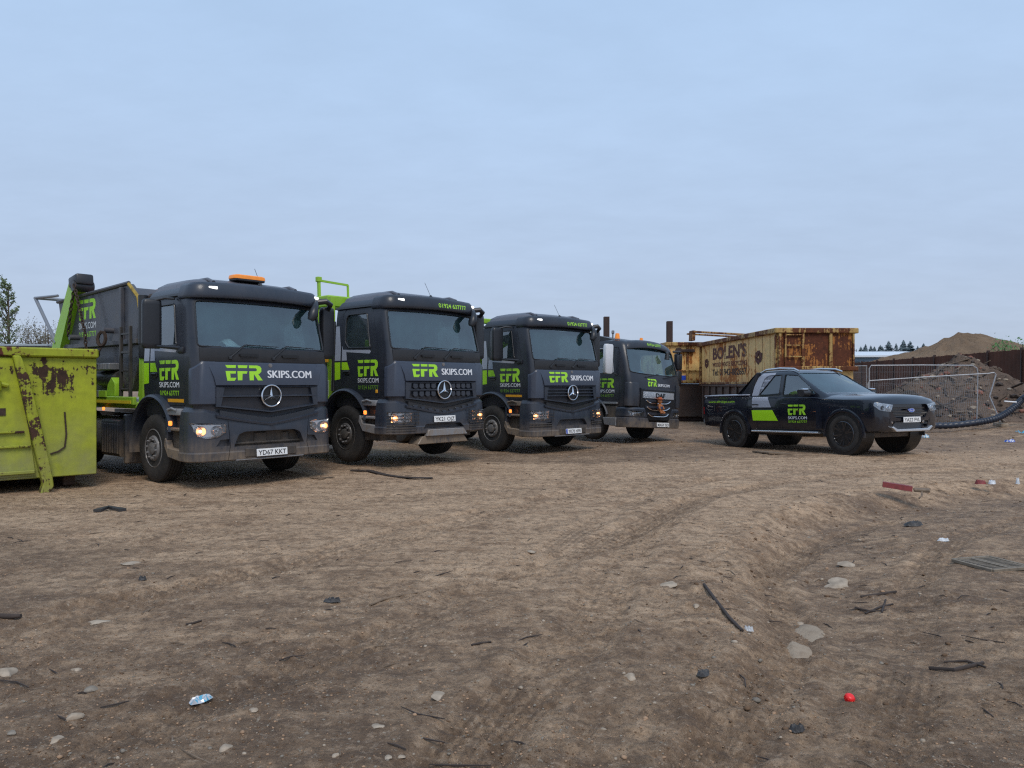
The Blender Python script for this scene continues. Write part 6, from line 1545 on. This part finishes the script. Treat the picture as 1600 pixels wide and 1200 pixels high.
broad_tree('leafy_shrub', 'fresh green shrub poking above the brown fence at the right edge', (25.6, 38.5, 0), 3.7, 1.5, 'bush', 'leafgreen', 1700, 6, .15)

# ------------------------------------------------------------------ litter and stones on the yard
def ground_obj(o, px, py, dz=0.0, rz=None):
    x, y, z = gpt(px, py); o.location = (x, y, z+dz)
    if rz is not None: o.rotation_euler = (0, 0, R(rz))
    return o
def stone(px, py, w, label, m='stone', flat=.5, seed=0, sink=.42):
    x, y, z = gpt(px, py); s = w/1193*y/2
    b = MB(); rock_bm(b, (0, 0, 0), s, 0, 3, flat, seed)
    o = b.build('stone', m, None, 35, loc=(x, y, z+s*flat*(1-2*sink)*.5)); o.scale = (1, 1.0, 1)
    return tag(o, label, 'stone', 'larger stones lying on the yard')
ST = [(1268, 993, 76, 'biggest flat pale slab in the muddy hollow', 'concrete', .22, 1), (1247, 1026, 72, 'flat pale slab just below the biggest slab in the hollow', 'concrete', .2, 2),
      (1308, 915, 44, 'flat pale stone in the hollow left of the drain grate', 'stone', .2, 3), (1326, 883, 42, 'narrow pale stone beyond the flat stone, left of the drain grate', 'stone', .2, 4),
      (153, 973, 38, 'flat pale stone embedded in the dirt at the left', 'stone', .25, 5), (10, 1053, 36, 'pale stone at the left edge of the yard', 'stone', .4, 6),
      (115, 1121, 26, 'rounded pale stone left of the crumpled wrapper', 'stone', .5, 7), (353, 1170, 22, 'rounded pale stone near the bottom below the wrapper', 'stone', .6, 8),
      (88, 1158, 26, 'flattish pale stone near the bottom left corner', 'stone', .4, 9), (19, 1146, 20, 'small grey stone at the bottom left corner', 'stonegrey', .5, 10),
      (396, 1110, 15, 'small pale stone right of the crumpled wrapper', 'stone', .5, 11), (687, 1087, 38, 'flat pale patch of stone at the bottom centre', 'stone', .2, 12),
      (1041, 915, 34, 'flat pale stone at the lip of the hollow', 'stone', .2, 13), (983, 1060, 24, 'chunky pale stone left of the muddy hollow', 'stone', .6, 14), (1087, 948, 13, 'small white stone on the lip of the hollow', 'stone', .6, 15),
      (143, 1077, 20, 'grey oval stone in the left foreground', 'stonegrey', .45, 16), (120, 1047, 16, 'small pale stone above the grey oval stone', 'stone', .5, 17), (1250, 975, 12, 'small stone touching the biggest slab', 'stone', .5, 18),
      (525, 1180, 14, 'first of the little pale stones in the bottom middle', 'stone', .5, 19), (606, 1184, 15, 'little pale stone in the bottom middle beside two others', 'stone', .5, 20), (626, 1183, 13, 'rightmost little pale stone in the bottom middle', 'stone', .5, 21),
      (830, 862, 18, 'flat tan stone in the middle of the yard', 'stone', .25, 22), (205, 880, 44, 'thin pale slab flush with the dirt, left middle of the yard', 'stone', .12, 23), (590, 1135, 22, 'pale stone near the bottom middle', 'stone', .3, 24)]
for s in ST: stone(s[0], s[1], s[2], s[3], s[4], s[5], s[6])
rn = random.Random(21)
M['clod'] = plain('dirt_clod', (.34, .22, .14), .95, spec=.1, var=.3); M['darkclod'] = plain('dark_dirt_clod', (.14, .088, .055), .95, spec=.1, var=.3)
def gravel():
    """thousands of pebbles and crumbs too many to count, as one mesh"""
    shapes = []
    for k in range(14):
        b = MB(); rock_bm(b, (0, 0, 0), 1, 0, 1, random.Random(k).uniform(.45, .75), 100+k)
        b.bm.verts.index_update(); shapes.append((np.array([v.co[:] for v in b.bm.verts]), np.array([[v.index for v in f.verts] for f in b.bm.faces]))); b.bm.free()
    g = np.random.RandomState(4); XS, YS, SS, MS = [], [], [], []
    def add(x, y, s, m): XS.append(x); YS.append(y); SS.append(s); MS.append(m)
    n = 26000; y = 2.1/(1-g.rand(n)*.86); x = (g.rand(n)*2-1)*.76*y
    den = sst(-.12, .25, vn(x*1.6, y*1.6, 60)+.5*vn(x*5, y*5, 62)); keep = g.rand(n) < .12+.88*den
    x, y = x[keep], y[keep]; add(x, y, .0022+.0065*g.rand(len(x))**3+.0009*y*.5, g.choice([1, 2, 2, 3, 3], len(x)))
    n = 1500; y = 2.2+7*g.rand(n)**1.7; x = -.75*y+g.rand(n)*.95*y; den = vn(x*1.3, y*1.3, 90) > .08
    x, y = x[den], y[den]; add(x, y, .005+.012*g.rand(len(x))**2, g.choice([0, 0, 1, 2], len(x)))
    n = 700; y = 3+10.4*g.rand(n); x = np.interp(y, EY, EX)+np.abs(g.randn(n))*1.3-.15; add(x, y, .006+.022*g.rand(n)**3, g.choice([0, 1, 2, 3, 3], n))
    n = 1500; x = g.rand(n)*28-8; y = 14.3+g.rand(n)*10; add(x, y, .01+.035*g.rand(n)**3, g.choice([1, 2, 3, 3], n))
    x = np.concatenate(XS); y = np.concatenate(YS); s = np.concatenate(SS); mi = np.concatenate(MS); z = ground_h(x, y)
    V, F, MI, o = [], [], [], 0
    for k in range(len(x)):
        v, f = shapes[k % 14]; a = g.rand()*6.28; c_, s_ = math.cos(a), math.sin(a); w = v*s[k]*(1, .7+.5*g.rand(), .8)
        V.append(np.stack([w[:, 0]*c_-w[:, 1]*s_+x[k], w[:, 0]*s_+w[:, 1]*c_+y[k], w[:, 2]+z[k]+s[k]*.12], 1)); F.append(f+o); o += len(v); MI.append(np.full(len(f), mi[k]))
    V = np.concatenate(V); F = np.concatenate(F); MI = np.concatenate(MI)
    me = bpy.data.meshes.new('gravel'); me.vertices.add(len(V)); me.vertices.foreach_set('co', V.ravel())
    me.loops.add(F.size); me.loops.foreach_set('vertex_index', F.ravel().astype(np.int32))
    me.polygons.add(len(F)); me.polygons.foreach_set('loop_start', np.arange(0, F.size, 3)); me.polygons.foreach_set('loop_total', np.full(len(F), 3)); me.polygons.foreach_set('material_index', MI.astype(np.int32))
    me.update(calc_edges=True)
    for q in ('stone', 'stonegrey', 'clod', 'darkclod'): me.materials.append(M[q])
    ob = bpy.data.objects.new('gravel', me); COL.objects.link(ob); ob['kind'] = 'stuff'
gravel()
sc2 = MB()
for i in range(300):
    y = rn.uniform(2.3, 13); x = rn.uniform(-.7, .75)*y
    if i > 240: y = rn.uniform(4.5, 13); x = float(np.interp(y, EY, EX))+abs(rn.gauss(.5, 1.6))
    L = rn.uniform(.03, .16)*(1 if i % 7 else 1.8); a = R(rn.uniform(0, 180)); z = gz(x, y)+.004
    d = Vector((math.cos(a), math.sin(a), 0))*L/2; c = Vector((x, y, z)); bend = Vector((-math.sin(a), math.cos(a), 0))*L*rn.uniform(-.15, .15)
    sc2.tube([c-d, c+bend+Vector((0, 0, .004)), c+d], [.003, .0045, .002], 4, mi=rn.choice([0, 0, 1]))
tag(sc2.build('wood_scraps', ['darkwood', 'wood'], None, 40), None, None, kind='stuff')
# sticks that one can point to
def stick(pts, r, m, label, name='stick', cat='stick'):
    P = []
    for px, py in pts:
        x, y, z = gpt(px, py); P.append(Vector((x, y, z+r*.8)))
    c = P[0].copy(); rad = [r*(1-.35*abs(i/(len(P)-1)-.4)) for i in range(len(P))]
    o = MB().tube([p-c for p in P], rad, 6).build(name, m, None, 60, loc=tuple(c)); return tag(o, label, cat)
stick([(578, 947), (600, 938), (625, 932), (652, 928)], .010, 'wood', 'pale crooked stick lying in the middle of the yard')
stick([(0, 966), (16, 967), (33, 966)], .02, 'darkwood', 'short dark piece of wood at the left edge')
stick([(222, 960), (232, 955), (241, 950)], .009, 'wood', 'small slanting stick in the left of the yard')
stick([(290, 977), (302, 975), (315, 971)], .008, 'darkwood', 'thin dark stick right of the flat stone at the left')
stick([(1452, 1046), (1490, 1049), (1536, 1038)], .012, 'darkwood', 'long dark stick in the mud at the lower right')
stick([(1475, 1036), (1510, 1034), (1540, 1044)], .008, 'darkwood', 'thin dark stick crossing the long one at the lower right')
stick([(1345, 934), (1375, 930), (1400, 926)], .012, 'darkwood', 'dark stick below the drain grate')
stick([(1100, 915), (1118, 940), (1140, 968), (1160, 988)], .013, 'darkwood', 'dark mud-caked timber lying down the side of the hollow', 'muddy_timber', 'timber')
stick([(1336, 951), (1360, 957), (1385, 955)], .010, 'darkwood', 'first dark twig in the bundle right of the hollow', 'twig', 'twig')
stick([(1352, 960), (1375, 950), (1395, 945)], .009, 'darkwood', 'twig crossing the bundle right of the hollow', 'twig', 'twig')
stick([(1378, 958), (1380, 950), (1384, 938)], .008, 'darkwood', 'upright dark twig in the bundle right of the hollow', 'twig', 'twig')
stick([(737, 1009), (752, 1006), (768, 1004)], .007, 'darkwood', 'thin dark stick in the middle foreground')
def flat_strip(pts, w, m, label, name, cat, th=.012):
    P = [Vector(gpt(*p)) for p in pts]; c = P[0].copy(); L = []; Rr = []
    rg = []
    for i, p in enumerate(P):
        d = (P[min(i+1, len(P)-1)]-P[max(i-1, 0)]).normalized(); n = Vector((-d.y, d.x, 0)).normalized()*w/2; q = p-c+Vector((0, 0, .010+.012*math.sin(i*1.9)))
        rg.append([q-n, q+n, q+n+Vector((0, 0, th)), q-n+Vector((0, 0, th))])
    o = MB().loft(rg).build(name, m, None, loc=tuple(c)); return tag(o, label, cat)
flat_strip([(548, 736), (575, 737), (600, 742), (625, 746), (650, 749), (676, 748)], .10, 'darkwood', 'long black strip on the dirt in front of the second lorry', 'rubber_strip', 'strip')
flat_strip([(486, 748), (505, 749), (520, 746)], .08, 'wood', 'short brown strip left of the long black strip', 'wood_strip', 'strip')
flat_strip([(1182, 707), (1205, 710), (1234, 711)], .22, 'wood', 'brown board on the ground beside the pickup', 'board', 'board', .03)
flat_strip([(152, 801), (170, 797), (192, 799)], .09, 'scrap', 'crumpled dark grey plastic scrap in the left of the yard', 'plastic_scrap', 'scrap', .03)
# red plastic beam with a wooden end
x, y, z = gpt(1412, 770)
r = thing('plastic_beam', 'faded red plastic beam lying on the bank with a split wooden end', 'beam', (x, y, z))
MB().prism([(-.06, 0), (.06, 0), (.05, .07), (-.05, .07)], 'x', -.27, .10).build('beam', 'redplastic', r, rot=(0, 7, -24), loc=(0, 0, .04))
MB().box((.20, -.09, .05), (.20, .10, .04), .01, (10, 0, -24)).tube([(.20, -.10, .04), (.10, -.28, .0), (.02, -.36, -.02)], .012, 5).build('broken_end', 'wood', r)
# drain grate
cx, cy, cz = gpt(1548, 884)
r = thing('drain_grate', 'square iron drain grate set in the mud at the right', 'drain grate', (cx, cy, cz+.018), 16)
f = MB(); W_, D_ = .43, .42
for s in (-1, 1): f.box((s*W_/2, 0, 0), (.03, D_, .03), .004).box((0, s*D_/2, 0), (W_, .03, .03), .004)
f.box((0, 0, .006), (.03, D_, .014), .003); f.build('frame', 'grate', r)
b = MB()
for i in range(9): b.box((0, -D_/2+.045+i*.041, .010), (W_, .016, .004), .001)
b.build('bars', 'grate', r); MB().box((0, 0, .003), (W_-.02, D_-.02, .004)).build('drain_shade_sheet', 'black', r)  # flat black sheet painting the shade below the bars
# red cap
x, y, z = gpt(1326, 1094)
o = MB().lathe([(0, .030), (.014, .031), (.021, .026), (.0245, .018), (.025, .0), (.022, -.004), (0, -.004)], 'z', n=14)
for i in range(14): o.box((.025*math.cos(i*.449), .025*math.sin(i*.449), .010), (.003, .003, .02), 0, (0, 0, math.degrees(i*.449)))
o = o.build('bottle_cap', 'capred', None, 50, loc=(x, y, z+.004), rot=(32, 12, 0)); tag(o, 'bright red plastic cap on the mud in the right foreground', 'cap')
# crumpled wrapper
def crumple(name, px, py, L, W, m, label, cat, rz, seed, H=.03, mats=None):
    rn = random.Random(seed); x, y, z = gpt(px, py); q = MB(); g = []; nu, nv = 9, 7
    for i in range(nu):
        t = i/(nu-1); w = W*(.25+.75*math.sin(math.pi*min(1, .15+t*.85)))
        g.append([((t-.5)*L+rn.uniform(-.1, .1)*L/nu, (j/(nv-1)-.5)*w+rn.uniform(-.1, .1)*w/nv, H*(.3+rn.random()*.9)*(1 if 0 < j < nv-1 and 0 < i < nu-1 else .1)) for j in range(nv)])
    vs = [[q.bm.verts.new(p) for p in r_] for r_ in g]
    for a, b in zip(vs, vs[1:]):
        for j in range(nv-1):
            for tri in ((a[j], a[j+1], b[j]), (a[j+1], b[j+1], b[j])):
                f = q.bm.faces.new(tri); f.material_index = (rn.choice([0, 0, 0, 1]) if mats else 0)
    o = q.build(name, mats or m, None, smooth=False, loc=(x, y, z+.004), rot=(0, 0, rz)); return tag(o, label, cat)
crumple('crumpled_wrapper', 315, 1096, .115, .06, 'foil', 'crumpled silver and pale blue wrapper on the dirt in the left foreground', 'wrapper', 48, 3, .022, ['foil', 'cyan'])
crumple('plastic_scrap', 1246, 1143, .07, .045, 'scrap', 'dark torn plastic scrap below the red cap', 'scrap', 10, 5)
crumple('plastic_scrap', 1100, 1055, .085, .055, 'scrap', 'dark scrap below the flat slabs, left of the red cap', 'scrap', 40, 6, .02)
crumple('plastic_scrap', 1428, 822, .22, .12, 'scrap', 'grey-blue plastic scrap beyond the hollow', 'scrap', 0, 7, .05)
crumple('paper_scrap', 1474, 846, .12, .05, 'litterwhite', 'small white scrap above and left of the drain grate', 'scrap', 0, 8)
crumple('plastic_bag', 1446, 684, .2, .14, 'litterwhite', 'white and pale blue litter under the nose of the pickup', 'litter', 0, 9, .09, ['litterwhite', 'cyan'])
crumple('plastic_bag', 1578, 691, .26, .2, 'litterblue', 'blue plastic bag on the ground at the right edge', 'litter', 0, 10, .07, ['litterblue', 'litterwhite'])
crumple('plastic_sheet', 1597, 681, .34, .34, 'cyan', 'pale blue sheet beyond the blue bag at the right edge', 'litter', 0, 11, .14, ['cyan', 'litterwhite'])
crumple('paper_scrap', 1170, 987, .06, .02, 'litterwhite', 'thin white scrap at the end of the muddy timber', 'scrap', -30, 12)
crumple('plastic_scrap', 223, 907, .06, .045, 'scrap', 'small black scrap in the left middle of the yard', 'scrap', 0, 13)
crumple('plastic_scrap', 519, 941, .12, .05, 'scrap', 'small black scrap left of the crooked stick', 'scrap', 0, 14)
crumple('brick_scrap', 1532, 757, .16, .10, 'redplastic', 'reddish scrap on the bank right of the red beam', 'scrap', 0, 15, .06)
crumple('paper_scrap', 1550, 757, .10, .08, 'litterwhite', 'white scrap on the bank near the right edge', 'scrap', 0, 16, .06)
crumple('plastic_bag', 1590, 757, .08, .06, 'litterwhite', 'upright white scrap at the right edge of the bank', 'scrap', 60, 17, .09)
o = MB().lathe([(.16, -.1), (.30, -.12), (.36, -.06), (.36, .06), (.30, .12), (.16, .1)], 'z', n=28, closed=True).build('old_tyre', 'rubber', None, loc=(14.2, 27.2, .95), rot=(64, 0, 10)); tag(o, 'worn black tyre lying behind the wire mesh near the pickup bonnet', 'tyre')
